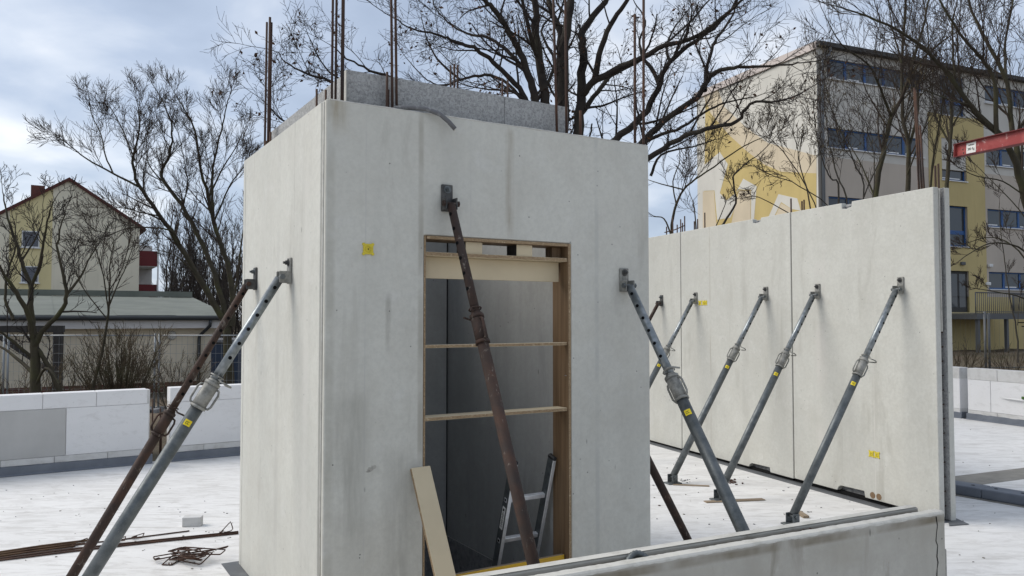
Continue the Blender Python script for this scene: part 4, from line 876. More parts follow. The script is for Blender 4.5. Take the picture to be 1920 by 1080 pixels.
# yellow stair section, proud of the facade
mb = MB(); y0 = -0.04; wall_holes(mb, 7.25, 11.3, SG - 0.3, 12.0, [(SX0, SX1, c, d) for c, d in stair if d < 12] + [(8.6, 9.95, 1.95, 4.05)], y0, 0.2); mb.add([(7.25, y0, SG), (7.25, 0, SG), (7.25, 0, 12), (7.25, y0, 12), (11.3, y0, SG), (11.3, 0, SG), (11.3, 0, 12), (11.3, y0, 12)], [(0, 1, 2, 3), (4, 7, 6, 5), (3, 2, 6, 7)]); mb.build('stair_section', 'p_yellow', school, fix=False)
mb = MB(); mb.box((0.05, -0.012, SG), (0.62 - 0.2, 0.0, S_TOP - 0.35)); mb.build('corner_strip', 'p_dark', school)
def window_band(a, b, c, d, n, sill=True, vert=True, split=None):
    fd = 0.10; mb = MB(); fw_ = 0.075
    mb.box((a, fd, c), (b, fd + 0.06, c + fw_)); mb.box((a, fd, d - fw_), (b, fd + 0.06, d))
    for k in range(n + 1):
        x = a + (b - a) * k / n; h = 0.15 if 0 < k < n else fw_
        x0 = max(a, x - h / 2) if 0 < k < n else (a if k == 0 else b - fw_); mb.box((x0, fd + 0.001, c + fw_), (x0 + h, fd + 0.059, d - fw_))
    if split: mb.box((a + fw_, fd + 0.002, split), (b - fw_, fd + 0.058, split + 0.2))
    w = mb.build('window', 'blue', school)
    for k in range(n):
        x0, x1 = a + (b - a) * k / n + 0.07, a + (b - a) * (k + 1) / n - 0.07
        mb = MB(); mb.box((x0, fd + 0.03, c + fw_), (x1, fd + 0.04, d - fw_)); mb.build('pane', 'glass', w)
        if rs.random() < 0.4: 
            mb = MB(); mb.box((x0 + 0.08, fd + 0.018, c + fw_ + 0.02), (x1 - rs.uniform(0.1, 0.5), fd + 0.026, c + fw_ + 0.08)); mb.build('window_blind', 'white', w)
    if sill: mb = MB(); mb.box((a - 0.05, -0.09, c - 0.05), (b + 0.05, 0.12, c - 0.002)); mb.build('sill', 'white', w)
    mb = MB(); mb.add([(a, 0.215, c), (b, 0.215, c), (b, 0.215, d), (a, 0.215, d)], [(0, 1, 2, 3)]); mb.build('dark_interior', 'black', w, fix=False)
for a, b in bands:
    for c, d in rows: window_band(a, b, c, d, 5)
for c, d in stair: window_band(SX0, SX1, c, d, 1, split=c + 0.62)
mb = MB(); mb.box((8.6, 0.08, 1.95), (9.95, 0.14, 4.05)); dr = mb.build('door', 'roof_edge', school)
mb = MB(); mb.box((8.75, 0.065, 2.2), (9.2, 0.079, 3.9)); mb.box((9.35, 0.065, 2.2), (9.8, 0.079, 3.9)); mb.build('pane', 'glass', dr)
for x, z in ((9.3, 4.35), (11.15, 3.35), (11.35, 4.3)):
    mb = MB(); mb.box((x, -0.16, z), (x + 0.3, -0.045, z + 0.16)); mb.build('wall_lamp', 'white' if x > 10 else 'rail', school, bevel=0.02)
mb = MB(); mb.tube([(0.60, -0.25, S_TOP - 0.05), (0.60, -0.25, S_TOP - 0.3), (0.25, -0.12, S_TOP - 0.7), (0.25, -0.08, S_TOP - 1.1), (0.25, -0.08, SG)], 0.075, 8); mb.build('downpipe', 'zinc', school)
# mural on the gable
gn = -SD
def mural(px, mat, off, name='mural_patch'):
    P = []
    for x, y in px:
        p = on_plane(x, y, SC, gn) - SC; P.append((max(0.0, min(SDEP - 0.0, p.dot(SP))), p.z))
    mb = MB(); mb.prism(P, -off, -off + 0.004, lambda p, q, d: (d, p, q)); mb.build(name, mat, school, fix=False)
mural([(1323, 183), (1333, 213), (1367, 253), (1400, 283), (1432, 308), (1465, 322), (1531, 325), (1531, 560), (1318, 560)], 'p_mural', 0.008)
mural([(1318, 168), (1345, 163), (1358, 200), (1400, 240), (1440, 268), (1531, 292), (1531, 325), (1465, 322), (1432, 308), (1400, 283), (1367, 253), (1333, 213), (1318, 178)], 'p_mural_beige', 0.008)
mural([(1318, 312), (1350, 285), (1365, 308), (1350, 362), (1363, 376), (1380, 361), (1378, 390), (1370, 408), (1345, 412), (1340, 357), (1318, 358)], 'p_mural_white', 0.014)
mural([(1318, 359), (1339, 358), (1345, 440), (1318, 440)], 'p_mural_beige', 0.014)
mural([(1381, 360), (1394, 335), (1419, 349), (1412, 440), (1408, 440), (1409, 356), (1386, 355)], 'p_mural_white', 0.014)
mural([(1386, 357), (1408, 358), (1407, 440), (1367, 440), (1379, 385)], 'p_mural_beige', 0.014)
mural([(1440, 410), (1460, 364), (1495, 372), (1502, 395), (1485, 392), (1465, 379), (1450, 410)], 'p_mural_white', 0.014)
mural([(1452, 410), (1465, 381), (1486, 393), (1484, 410)], 'p_mural_beige', 0.014)
# entrance stair with railing
es = thing('entrance_stair', 'steel entrance platform and steps with barred railings at the school door', 'stairs', SC + SD * 8.0, s_rot)
PZ = 1.85; gz = SG + 0.05
mb = MB(); mb.box((-1.0, -2.6, PZ - 0.25), (3.6, -0.06, PZ)); mb.build('platform', 'rail', es)
for x in (-0.8, 1.2, 3.4): mb = MB(); mb.box((x, -2.5, gz - 0.3), (x + 0.14, -2.36, PZ - 0.25)); mb.build('post', 'rail', es)
for k in range(9): mb = MB(); x = 3.62 + k * 0.28; z = PZ - 0.2 * (k + 1); mb.box((x, -2.55, z - 0.05), (x + 0.27, -1.2, z)); mb.build('step', 'rail', es)
def railing(p, q, n):
    mb = MB(); p, q = Vector(p), Vector(q); mb.tube([p + Z * 1.0, q + Z * 1.0], 0.03, 6); mb.tube([p + Z * 0.1, q + Z * 0.1], 0.02, 6); r_ = mb.build('handrail', 'rail', es)
    for k in range(n + 1): c = p + (q - p) * (k / n); mb = MB(); mb.cyl(c, c + Z * 1.0, 0.03 if k in (0, n) else 0.014, n=5); mb.build('baluster', 'rail', r_)
railing((-1.0, -2.55, PZ), (3.6, -2.55, PZ), 34); railing((3.6, -2.55, PZ), (6.1, -2.55, PZ - 1.8), 18); railing((3.6, -1.2, PZ), (8.0, -1.2, PZ), 30)
# panel fence posts in front of the school
fp = thing('fence_panel', 'grey wire fence panels with paired posts in front of the school', 'fence', (at(1850, 600, 24).x, 24, -0.1), 0.2)
for x in (-0.07, 0.07): mb = MB(); mb.cyl((x, 0, -0.1), (x, 0, 1.95 if x < 0 else 1.9), 0.035, n=8); mb.build('post', 'rail', fp)
mb = MB(); mb.tube([(-5, 0, 0.25), (5, 0, 0.25)], 0.015, 5); mb.tube([(-5, 0, 1.9), (5, 0, 1.9)], 0.012, 5)
for k in range(60): mb.cyl((-5 + k * 0.17, 0, 0.1), (-5 + k * 0.17, 0, 1.9), 0.0025, n=3, caps=False)
mb.build('wire_mesh', 'rail', fp)
for x in (-5, 5): mb = MB(); mb.cyl((x, 0, -0.1), (x, 0, 1.95), 0.035, n=8); mb.build('post', 'rail', fp)

# ================================================================== LEFT: GARAGE, HOUSE, FENCE
GC = Vector((at(408, 600, 27).x, 27, 0)); g_rot = B_ROT; gz = -0.8; GLEN, GDEP = 15.0, 7.6
gar = thing('flat_garage', 'low cream outbuilding with grey felt roof and dark gutter', 'outbuilding', GC, g_rot)
mb = MB(); mb.box((-GLEN, 0, gz - 0.3), (0, GDEP, 1.72)); mb.build('wall', 'p_garage', gar)
mb = MB(); mb.box((-GLEN, -0.42, 1.32), (0.28, -0.40, 1.62), 0); mb.box((-GLEN, -0.40, 1.32), (0.26, -0.001, 1.36)); mb.build('fascia', 'p_white', gar)
# roof slope in felt strips
rz0, rz1, ry0, ry1 = 1.74, 2.52, -0.5, 7.2
nst = 9
for k in range(nst):
    xa, xb = -GLEN - 0.2 + (GLEN + 0.52) * k / nst, -GLEN - 0.2 + (GLEN + 0.52) * (k + 1) / nst
    mb = MB(); dz = 0.012 * (k % 2); mb.add([(xa, ry0, rz0 + dz), (xb + 0.02, ry0, rz0 + dz), (xb + 0.02, ry1, rz1 + dz), (xa, ry1, rz1 + dz), (xa, ry0, rz0 - 0.08), (xb, ry0, rz0 - 0.08), (xb, ry1, rz1 - 0.08), (xa, ry1, rz1 - 0.08)], [(0, 1, 2, 3), (4, 7, 6, 5), (0, 4, 5, 1), (1, 5, 6, 2), (2, 6, 7, 3), (3, 7, 4, 0)]); mb.build('roof_strip', 'felt', gar)
mb = MB(); mb.box((-GLEN - 0.2, ry1 - 0.06, rz1 + 0.015), (0.3, ry1 + 0.25, rz1 + 0.24)); mb.build('roof_upstand', 'felt', gar)
mb = MB(); mb.tube([(-GLEN - 0.2, ry0 - 0.07, 1.655), (0.3, ry0 - 0.07, 1.655)], 0.075, 8); mb.box((-GLEN, ry0 - 0.02, 1.67), (0.30, ry0 + 0.10, 1.735)); mb.build('gutter', 'gutter', gar)
mb = MB(); mb.tube([(-0.33, -0.57, 1.6), (-0.33, -0.5, 1.40), (-0.60, -0.12, 1.05), (-0.60, -0.08, 0.9), (-0.60, -0.08, gz + 0.1)], 0.055, 8); mb.build('downpipe', 'gutter', gar)
mb = MB(); mb.cyl((-1.45, -0.002, 1.08), (-1.45, -0.10, 1.08), 0.16, 0.13, n=16); mb.build('wall_lamp', 'mortar', gar)
rs = random.Random(2)
for r_ in range(3):
    for k in range(26):
        x0 = -GLEN + (k + (0.5 if r_ % 2 else 0)) * 0.58
        if x0 > -0.5: continue
        mb = MB(); mb.box((x0 + 0.01, -0.025 + rs.uniform(-.004, .004), gz + 0.02 + r_ * 0.11), (min(0.0, x0 + 0.57), -0.001, gz + 0.12 + r_ * 0.11)); mb.build('brick', 'brick', gar)

HA = Vector((at(130, 335, 66).x, 66, 0)); 
house = thing('gabled_house', 'cream apartment house with a yellow stripe and dark red roof edge', 'building', HA, B_ROT)
hap, hev, hw = at(130, 337, 66).z, 9.55, 5.45
mb = MB(); prof = [(-hw, gz - 0.5), (hw, gz - 0.5), (hw, hev), (0, hap - 0.1), (-hw, hev)]
mb.prism(prof, 0.0, 26.0, lambda p, q, d: (p, d, q)); mb.build('wall', 'p_cream', house, fix=False)
xs0, xs1 = -4.15, -1.15
def hz_(x): return hap - 0.1 - abs(x) * (hap - 0.1 - hev) / hw
mb = MB(); mb.prism([(xs0, gz), (xs1, gz), (xs1, hz_(xs1)), (xs0, hz_(xs0))], -0.02, -0.001, lambda p, q, d: (p, d, q)); mb.build('yellow_stripe', 'p_hyellow', house, fix=False)
mb = MB(); sl = (hap - 0.1 - hev) / hw
for sg in (-1, 1):
    a0, a1 = (0, hap - 0.1), (sg * (hw + 0.45), hev - 0.45 * sl)
    mb.add([(a0[0], -0.25, a0[1]), (a1[0], -0.25, a1[1]), (a1[0], 26.2, a1[1]), (a0[0], 26.2, a0[1]), (a0[0], -0.25, a0[1] + 0.28), (a1[0], -0.25, a1[1] + 0.28), (a1[0], 26.2, a1[1] + 0.28), (a0[0], 26.2, a0[1] + 0.28)], [(0, 1, 2, 3), (4, 7, 6, 5), (0, 4, 5, 1), (1, 5, 6, 2), (2, 6, 7, 3), (3, 7, 4, 0)])
rf = mb.build('roof', 'tile', house, fix=False)
mb = MB(); mb.box((-2.75, 1.0, 10.8), (-1.75, 2.2, 12.75)); mb.build('chimney', 'brick', rf)
for z0 in (7.45, 4.55, 1.7):
    mb = MB(); mb.box((-3.30, -0.06, z0), (-2.05, -0.021, z0 + 1.35)); w_ = mb.build('window', 'white', house)
    mb = MB(); 
    for k in range(12): mb.box((-3.22, -0.085, z0 + 0.08 + k * 0.10), (-2.13, -0.061, z0 + 0.172 + k * 0.10))
    mb.build('shutter', 'shutter', w_)
    mb = MB(); mb.box((-3.4, -0.16, z0 - 0.09), (-1.95, -0.021, z0 - 0.002)); mb.build('sill', 'white', w_)
for k, z0 in enumerate((7.0, 4.0, 1.1)):
    mb = MB(); mb.box((hw + 0.002, 1.5, z0 - 0.75), (hw + 1.6, 5.0, z0 - 0.55)); bl = mb.build('balcony', 'white', house)
    for (p, q) in (((hw + 0.05, 1.45, z0 - 0.7), (hw + 1.65, 1.5, z0 + 0.65)), ((hw + 1.6, 1.5, z0 - 0.7), (hw + 1.66, 5.0, z0 + 0.65))):
        mb = MB(); mb.box(p, q); mb.build('parapet', 'balcony', bl)
mb = MB(); mb.box((hw + 0.003, 5.0, gz), (hw + 1.6, 5.12, 8.4)); mb.build('balcony_screen', 'p_white', house)
mb = MB(); mb.box((hw + 1.62, 1.4, gz), (hw + 1.75, 1.44, 8.4)); mb.build('balcony_post', 'white', house)

# site fence
def site_fence(px0, px1, label):
    a, b = at(px0, 629, 20.8), at(px1, 629, 20.8); Lf = (b - a).length; g0 = -0.8
    o = thing('site_fence_panel', label, 'fence', (a.x, a.y, g0), 0.0, 'site fence panels'); H = a.z - g0
    mb = MB()
    for x in (0.0, Lf): mb.cyl((x, 0, 0.0), (x, 0, H + 0.05), 0.028, n=8)
    mb.tube([(0, 0, H), (Lf, 0, H)], 0.02, 6); mb.tube([(0, 0, 0.12), (Lf, 0, 0.12)], 0.02, 6); mb.build('frame', 'fence', o)
    mb = MB(); n = int(Lf / 0.145)
    for k in range(1, n): mb.cyl((Lf * k / n, 0, 0.12), (Lf * k / n, 0, H), 0.0032, n=3, caps=False)
    for k in range(1, 8): mb.cyl((0, 0.004, 0.12 + (H - 0.12) * k / 8), (Lf, 0.004, 0.12 + (H - 0.12) * k / 8), 0.0032, n=3, caps=False)
    mb.build('wire_mesh', 'fence', o)
    for x in (0.0, Lf): mb = MB(); mb.box((x - 0.11, -0.33, -0.02), (x + 0.11, 0.33, 0.11)); mb.build('foot_block', 'core', o, bevel=0.02)
site_fence(-258, 8, 'site fence panel left of the forked garden tree'); site_fence(16, 291, 'site fence panel behind the brown bush and garden tree'); site_fence(299, 575, 'site fence panel in front of the outbuilding downpipe')

pg = thing('pergola', 'dark timber frame standing by the outbuilding', 'pergola', (at(108, 700, 22.6).x, 22.6, -0.8), 0.25)
mb = MB(); mb.box((-0.11, -0.11, -0.05), (0.11, 0.11, 2.05)); mb.build('post', 'dark_timber', pg)
mb = MB(); mb.box((-4.6, -0.11, -0.05), (-4.4, 0.11, 2.05)); mb.build('post', 'dark_timber', pg)
mb = MB(); mb.box((-4.8, -0.10, 2.051), (0.14, 0.10, 2.24)); mb.build('beam', 'dark_timber', pg)
mb = MB(); mb.obox(Vector((-0.85, 0.0, 1.45)), Vector((0.8, 0, -0.6)), Y, Vector((0.6, 0, 0.8)), 0.95, 0.06, 0.06); mb.build('brace', 'dark_timber', pg)
bn = thing('waste_bin', 'dark blue waste container beside the outbuilding', 'bin', (at(428, 660, 26).x, 26, -0.8))
mb = MB(); mb.box((-0.45, -0.35, 0.08), (0.45, 0.35, 1.62)); mb.build('body', 'bin', bn, bevel=0.04)
mb = MB(); mb.box((-0.47, -0.38, 1.625), (0.47, 0.38, 1.80)); mb.build('lid', 'conduit', bn, bevel=0.05)

# ================================================================== TREES
class Tubes:
    def __init__(s): s.g = {}
    def add(s, pts, rad, sides):
        s.g.setdefault((len(pts), sides), []).append((pts, rad))
    def build(s, name, mat, parent, kind=None):
        V = []; Fc = []; base = 0
        for (n, k), lst in s.g.items():
            P = np.array([a for a, b in lst], dtype=np.float64); R = np.array([b for a, b in lst], dtype=np.float64)
            m_ = len(lst); Tn = np.gradient(P, axis=1); Tn /= np.linalg.norm(Tn, axis=2, keepdims=True) + 1e-9
            mean = Tn.mean(axis=1); ref = np.where(np.abs(mean[:, 2:3]) < 0.8, np.array([[0., 0, 1]]), np.array([[1., 0, 0]]))[:, None, :]
            n1 = np.cross(Tn, np.broadcast_to(ref, Tn.shape)); n1 /= np.linalg.norm(n1, axis=2, keepdims=True) + 1e-9; n2 = np.cross(Tn, n1)
            q = 2 * np.pi * np.arange(k) / k
            vv = P[:, :, None, :] + R[:, :, None, None] * (n1[:, :, None, :] * np.cos(q)[None, None, :, None] + n2[:, :, None, :] * np.sin(q)[None, None, :, None])
            V.append(vv.reshape(-1, 3))
            idx = np.arange(m_ * n * k).reshape(m_, n, k) + base; nxt = np.roll(idx, -1, axis=2)
            Fc.append(np.stack([idx[:, :-1], nxt[:, :-1], nxt[:, 1:], idx[:, 1:]], axis=-1).reshape(-1, 4)); base += m_ * n * k
        V = np.concatenate(V); Fc = np.concatenate(Fc); me = bpy.data.meshes.new(name)
        me.vertices.add(len(V)); me.vertices.foreach_set('co', V.ravel()); me.loops.add(Fc.size); me.loops.foreach_set('vertex_index', Fc.ravel().astype(np.int32))
        me.polygons.add(len(Fc)); me.polygons.foreach_set('loop_start', np.arange(0, Fc.size, 4, dtype=np.int32)); me.polygons.foreach_set('use_smooth', np.ones(len(Fc), dtype=bool))
        me.materials.append(MT[mat]); me.update(calc_edges=True); me.validate()
        o = bpy.data.objects.new(name, me); COL.objects.link(o); o.parent = parent
        if kind: o['kind'] = kind
        return o
def nrm3(x, y, z):
    l = math.sqrt(x * x + y * y + z * z) + 1e-9; return (x / l, y / l, z / l)
class Tree:
    def __init__(s, name, label, base, seed, wood='bark_oak', twig='twig_oak', group=None, up=0.03, wig=0.16, rmin=0.003, nch=(5, 5, 4), ratio=(0.35, 0.62), ang=(0.5, 1.1), maxlev=3, cat='tree', lr=0.74, jk=1.0, end=0.42):
        s.lr, s.jk, s.end = lr, jk, end
        s.o = thing(name, label, cat, base, 0.0, group); s.base = Vector(base); s.r = random.Random(seed); s.tr = Tubes(); s.cr = Tubes(); s.tips = []; s.nodes = []
        s.wood, s.twig, s.up, s.wig, s.rmin, s.nch, s.ratio, s.ang, s.maxlev = wood, twig, up, wig, rmin, nch, ratio, ang, maxlev
    def put(s, pts, rad, thick):
        b = s.base; P = [(p[0] - b.x, p[1] - b.y, p[2] - b.z) for p in pts]; r0 = rad[0]
        (s.tr if thick else s.cr).add(P, rad, 9 if r0 > 0.06 else 6 if r0 > 0.02 else 4 if r0 > 0.008 else 3)
    def spawn(s, pts, rad, lev, n, L, t0=0.2, t1=1.0):
        rr = s.r; N = len(pts)
        for j in range(n):
            t = t0 + (t1 - t0) * (j + rr.random()) / n; k = min(int(t * (N - 1)), N - 2); f = t * (N - 1) - k
            p = tuple(pts[k][i] + (pts[k + 1][i] - pts[k][i]) * f for i in range(3)); d = nrm3(*(pts[k + 1][i] - pts[k][i] for i in range(3)))
            r_ = rad[k] + (rad[k + 1] - rad[k]) * f
            a = rr.uniform(*s.ang); x, y, z = nrm3(rr.gauss(0, 1), rr.gauss(0, 1), rr.gauss(0.25, 1)); dt = x * d[0] + y * d[1] + z * d[2]
            x, y, z = nrm3(x - d[0] * dt, y - d[1] * dt, z - d[2] * dt); ca, sa = math.cos(a), math.sin(a)
            nd = (d[0] * ca + x * sa, d[1] * ca + y * sa, d[2] * ca + z * sa)
            s.grow(p, nd, L * rr.uniform(*s.ratio) * (1.15 - 0.45 * t), max(s.rmin, min(r_ * rr.uniform(0.34, 0.52), 0.026)), lev)
    def grow(s, p, d, L, r, lev):
        rr = s.r; n = 7 if lev <= 1 else 5 if lev == 2 else 4; st = L / (n - 1); pts = [tuple(p)]; w = s.wig * (1.0 if lev > 1 else 0.8)
        for i in range(n - 1):
            d = nrm3(d[0] + rr.gauss(0, w), d[1] + rr.gauss(0, w), d[2] + rr.gauss(0, w) + s.up); p = (p[0] + d[0] * st, p[1] + d[1] * st, p[2] + d[2] * st); pts.append(p)
        rt = max(s.rmin * 0.7, r * 0.35); rad = [r + (rt - r) * i / (n - 1) for i in range(n)]
        s.put(pts, rad, False)
        if lev < s.maxlev: s.spawn(pts, rad, lev + 1, s.nch[lev], L)
        else: s.tips.append((pts[-1], d)); s.tips.append((pts[1], d))
    def limb(s, px, Y, r0, r1, dY=0.0, per_m=2.4, L1=2.1, t0=0.25, lev=1, jit=0.02, world=False):
        P = []
        if not world and s.nodes:      # a side limb starts at the depth of the limb it leaves
            k = min(s.nodes, key=lambda n: (n[0] - px[0][0]) ** 2 + (n[1] - px[0][1]) ** 2)
            if (k[0] - px[0][0]) ** 2 + (k[1] - px[0][1]) ** 2 < 45 ** 2: dY = dY + (Y - k[2]) * 0.4; Y = k[2]
        for i, q in enumerate(px):
            P.append(Vector(q) if world else at(q[0], q[1], Y + dY * i / max(1, len(px) - 1)))
        out = []
        for i in range(len(P) - 1):
            p0, p1, p2, p3 = P[max(0, i - 1)], P[i], P[i + 1], P[min(len(P) - 1, i + 2)]
            for k in range(4):
                t = k / 4; out.append(0.5 * ((2 * p1) + (p2 - p0) * t + (2 * p0 - 5 * p1 + 4 * p2 - p3) * t * t + (3 * p1 - p0 - 3 * p2 + p3) * t * t * t))
        out.append(P[-1]); n = len(out); L = sum((out[i + 1] - out[i]).length for i in range(n - 1)); j = jit * s.jk * L / 3
        pts = [(p.x + s.r.gauss(0, j) * (0 < i < n - 1), p.y + s.r.gauss(0, j) * (0 < i < n - 1), p.z + s.r.gauss(0, j) * 0.6 * (0 < i < n - 1)) for i, p in enumerate(out)]
        r0 *= s.lr; r1 = max(s.rmin * 1.3, r1 * s.lr * 0.8); rad = [r0 + (r1 - r0) * i / (n - 1) for i in range(n)]
        s.put(pts, rad, True); s.nodes += [pix(p) + (p[1],) for p in pts if p[1] > 1]
        if per_m > 0: s.spawn(pts, rad, lev, max(1, int(L * per_m * (1 - t0))), L1, t0, 1.0)
        # a finer end that carries the limb on
        d = nrm3(*(pts[-1][i] - pts[-2][i] for i in range(3)))
        if per_m > 0: s.grow(pts[-1], d, L1 * s.end, r1, lev)
        return pts
    def leaves(s, n, size, name='dead_leaves', mat='leaf', hang=False, region=None):
        mb = MB(); b = s.base; rr = s.r; tips = [t for t in s.tips if region is None or region(t[0])]
        if not tips: return
        for k in range(n):
            p, d = rr.choice(tips); c = Vector(p) - b + Vector((rr.gauss(0, .03), rr.gauss(0, .03), rr.gauss(0, .03)))
            if hang:
                e = Vector((rr.gauss(0, 0.12), rr.gauss(0, 0.12), -1)).normalized(); mb.cyl(c, c + e * size * rr.uniform(0.7, 1.3), 0.006, 0.004, n=4, caps=False)
            else:
                e = Vector((rr.gauss(0, 1), rr.gauss(0, 1), rr.gauss(-0.6, 0.7))).normalized(); f_ = e.cross(Vector((rr.gauss(0, 1), rr.gauss(0, 1), rr.gauss(0, 1)))).normalized(); u_ = e.cross(f_); z_ = size * rr.uniform(0.6, 1.3)
                mb.add([c, c + e * z_ * 0.5 + f_ * z_ * 0.28 + u_ * z_ * 0.1, c + e * z_, c + e * z_ * 0.5 - f_ * z_ * 0.28 + u_ * z_ * 0.1], [(0, 1, 2), (0, 2, 3)])
        mb.build(name, mat, s.o, fix=False, kind='stuff')
    def finish(s):
        if s.tr.g: s.tr.build('trunk', s.wood, s.o)
        if s.cr.g: s.cr.build('crown', s.twig, s.o, kind='stuff')
        return s.o

def gnd(x, y): return ground_z(x, y)
# ---- the oak behind the shaft
OY = 14.2; ob = at(1030, 500, OY); ob.z = gnd(ob.x, OY) - 0.1
oak = Tree('oak_tree', 'big bare oak spreading its dark limbs behind the shaft', ob, 11, rmin=0.0036, nch=(5, 8, 5), wig=0.12, up=0.02, jk=0.4, lr=0.88, ratio=(0.36, 0.66))
bp = lambda z, dx=0.0, dy=0.0: (ob.x + dx, OY + dy, z)
oak.limb([bp(ob.z), bp(0.8), bp(1.7, 0.02), bp(2.6, 0.03), bp(3.3, 0.02), bp(3.9, 0.0)], 0, 0.36, 0.20, world=True, per_m=0)
def ok(px, r0, r1, dY=0.0, off=0.0, **k):
    if px[0][1] >= 300 and px[0][0] < 1100: px = [(1031, 462)] + [(1031 + (px[0][0] - 1031) * 0.6, px[0][1])] + px[1:]
    return oak.limb(px, OY + off, r0, r1, dY, **k)
start = (1033, 330)
ok([(1030, 400), (1062, 330), (1082, 252), (1089, 176), (1092, 100), (1095, 55), (1133, 3), (1160, -50)], 0.15, 0.06, 0.6)
ok([(1090, 180), (1101, 167), (1117, 142), (1127, 88), (1152, 35), (1177, 0), (1200, -60)], 0.085, 0.04, -0.8)
ok([(1110, 155), (1164, 126), (1208, 107), (1246, 85), (1306, 69), (1366, 22), (1400, -10)], 0.075, 0.024, -1.6)
ok([(1086, 225), (1095, 205), (1120, 173), (1142, 145), (1183, 123), (1230, 95), (1290, 45), (1330, 0)], 0.065, 0.022, 1.4)
ok([(1050, 390), (1100, 320), (1152, 264), (1202, 220), (1234, 167), (1256, 116), (1309, 75), (1363, 28), (1390, -15)], 0.10, 0.028, -1.0, per_m=2.8)
ok([(1236, 158), (1222, 130), (1205, 107), (1199, 75), (1210, 40), (1190, 5)], 0.045, 0.014, 0.8, L1=0.9)
ok([(1256, 116), (1250, 90), (1262, 55), (1290, 20)], 0.035, 0.012, 0.6, L1=0.8)
ok([(1060, 420), (1130, 340), (1202, 271), (1240, 230), (1306, 183), (1334, 142), (1366, 129), (1404, 126), (1460, 123), (1500, 118)], 0.095, 0.014, -1.8, per_m=2.8)
ok([(1322, 170), (1325, 132), (1337, 85), (1353, 60), (1375, 25), (1385, -20)], 0.045, 0.018, 1.2)
ok([(1070, 440), (1150, 345), (1215, 299), (1271, 261), (1322, 242), (1382, 227), (1404, 195), (1467, 189), (1510, 170)], 0.08, 0.012, -2.4, per_m=2.8)
ok([(1205, 268), (1240, 252), (1278, 239), (1330, 205), (1370, 190), (1420, 180)], 0.04, 0.011, -1.5, L1=0.9)
ok([(1220, 330), (1240, 290), (1300, 275), (1340, 262)], 0.03, 0.010, -0.5, L1=0.8)
ok([(1035, 360), (1050, 280), (1057, 198), (1056, 94), (1067, 31), (1068, -30)], 0.17, 0.09, 0.3)
ok([(1053, 250), (1049, 150), (1051, 63), (1035, 25), (1022, -30)], 0.11, 0.055, 0.9)
ok([(1030, 370), (1030, 270), (1023, 192), (1013, 126), (1004, 63), (1004, 0), (1002, -40)], 0.13, 0.065, -0.4)
ok([(1010, 110), (1000, 85), (994, 63), (979, 0), (970, -40)], 0.06, 0.035, -0.8)
ok([(1025, 380), (1018, 270), (1004, 189), (991, 142), (975, 100), (957, 63), (931, 22), (909, 0), (880, -30)], 0.105, 0.045, -1.0, per_m=2.8)
ok([(985, 130), (979, 126), (947, 91), (912, 69), (885, 66), (850, 50), (820, 20)], 0.055, 0.016, 1.0)
ok([(1020, 400), (1005, 260), (985, 186), (957, 148), (925, 116), (900, 98), (873, 84), (846, 76), (819, 65), (775, 55), (740, 35)], 0.075, 0.012, -1.4, per_m=2.8)
ok([(1010, 300), (985, 200), (941, 150), (900, 142), (862, 149), (830, 160), (800, 150), (770, 118)], 0.05, 0.012, 0.8)
ok([(1015, 420), (940, 280), (850, 190), (780, 165), (722, 141), (684, 127), (646, 106), (620, 85)], 0.065, 0.010, -0.6, per_m=2.8, t0=0.5)
ok([(1015, 430), (900, 300), (760, 215), (680, 175), (619, 153), (581, 141), (543, 122), (518, 97)], 0.06, 0.010, -1.4, per_m=2.6, t0=0.5)
ok([(680, 175), (640, 150), (613, 130), (592, 97), (578, 66)], 0.026, 0.009, -0.4, L1=0.8, per_m=3)
ok([(1012, 440), (880, 330), (700, 260), (600, 245), (550, 235), (525, 222), (500, 195)], 0.055, 0.010, -1.6, per_m=2.6, t0=0.55)
ok([(862, 149), (820, 110), (800, 70), (790, 30)], 0.028, 0.010, 0.5, L1=0.9)
ok([(1000, 200), (1040, 120), (1015, 60), (1045, 20)], 0.04, 0.02, 0.8)
ok([(1069, 350), (1080, 290), (1103, 262), (1110, 232)], 0.04, 0.022, 0.2, per_m=0)
oak.leaves(900, 0.075); oak.leaves(420, 0.08, region=lambda p: abs(at(1000, 150, OY).x - p[0]) < 0.9 and p[2] < 5.8)
oak.finish()

# ---- tall tree behind the outbuilding
TY = 23.0; tb = at(432, 640, TY); tb.z = -0.9
t2 = Tree('garden_tree', 'bare many-stemmed tree rising above the outbuilding roof', tb, 23, wood='bark_green', twig='twig', rmin=0.0052, nch=(5, 8, 5), wig=0.085, up=0.06, ratio=(0.42, 0.78), ang=(0.35, 0.80), lr=0.50, jk=0.25, end=0.3)
def t2l(px, r0, r1, dY=0.0, **k): return t2.limb(px, TY, r0, r1, dY, per_m=k.pop('per_m', 4.2), L1=k.pop('L1', 1.5), **k)
t2.limb([(tb.x, TY, tb.z), (tb.x - 0.05, TY, 0.3), (tb.x - 0.1, TY, 1.4)], 0, 0.36, 0.27, world=True, per_m=0)
t2l([(428, 615), (390, 550), (355, 490), (325, 440), (295, 397), (260, 347), (250, 305), (256, 270), (262, 235), (255, 185)], 0.19, 0.02, -1.2)
t2l([(260, 350), (212, 325), (163, 298), (125, 268), (105, 255)], 0.075, 0.015, -0.8)
t2l([(212, 325), (198, 292), (190, 255), (172, 215), (165, 175)], 0.05, 0.012, 0.6)
t2l([(252, 300), (235, 255), (215, 215), (195, 185)], 0.05, 0.012, 0.5)
t2l([(430, 612), (412, 550), (390, 480), (350, 400), (312, 347), (304, 325), (318, 287), (322, 240), (310, 200), (290, 165)], 0.17, 0.02, 0.6)
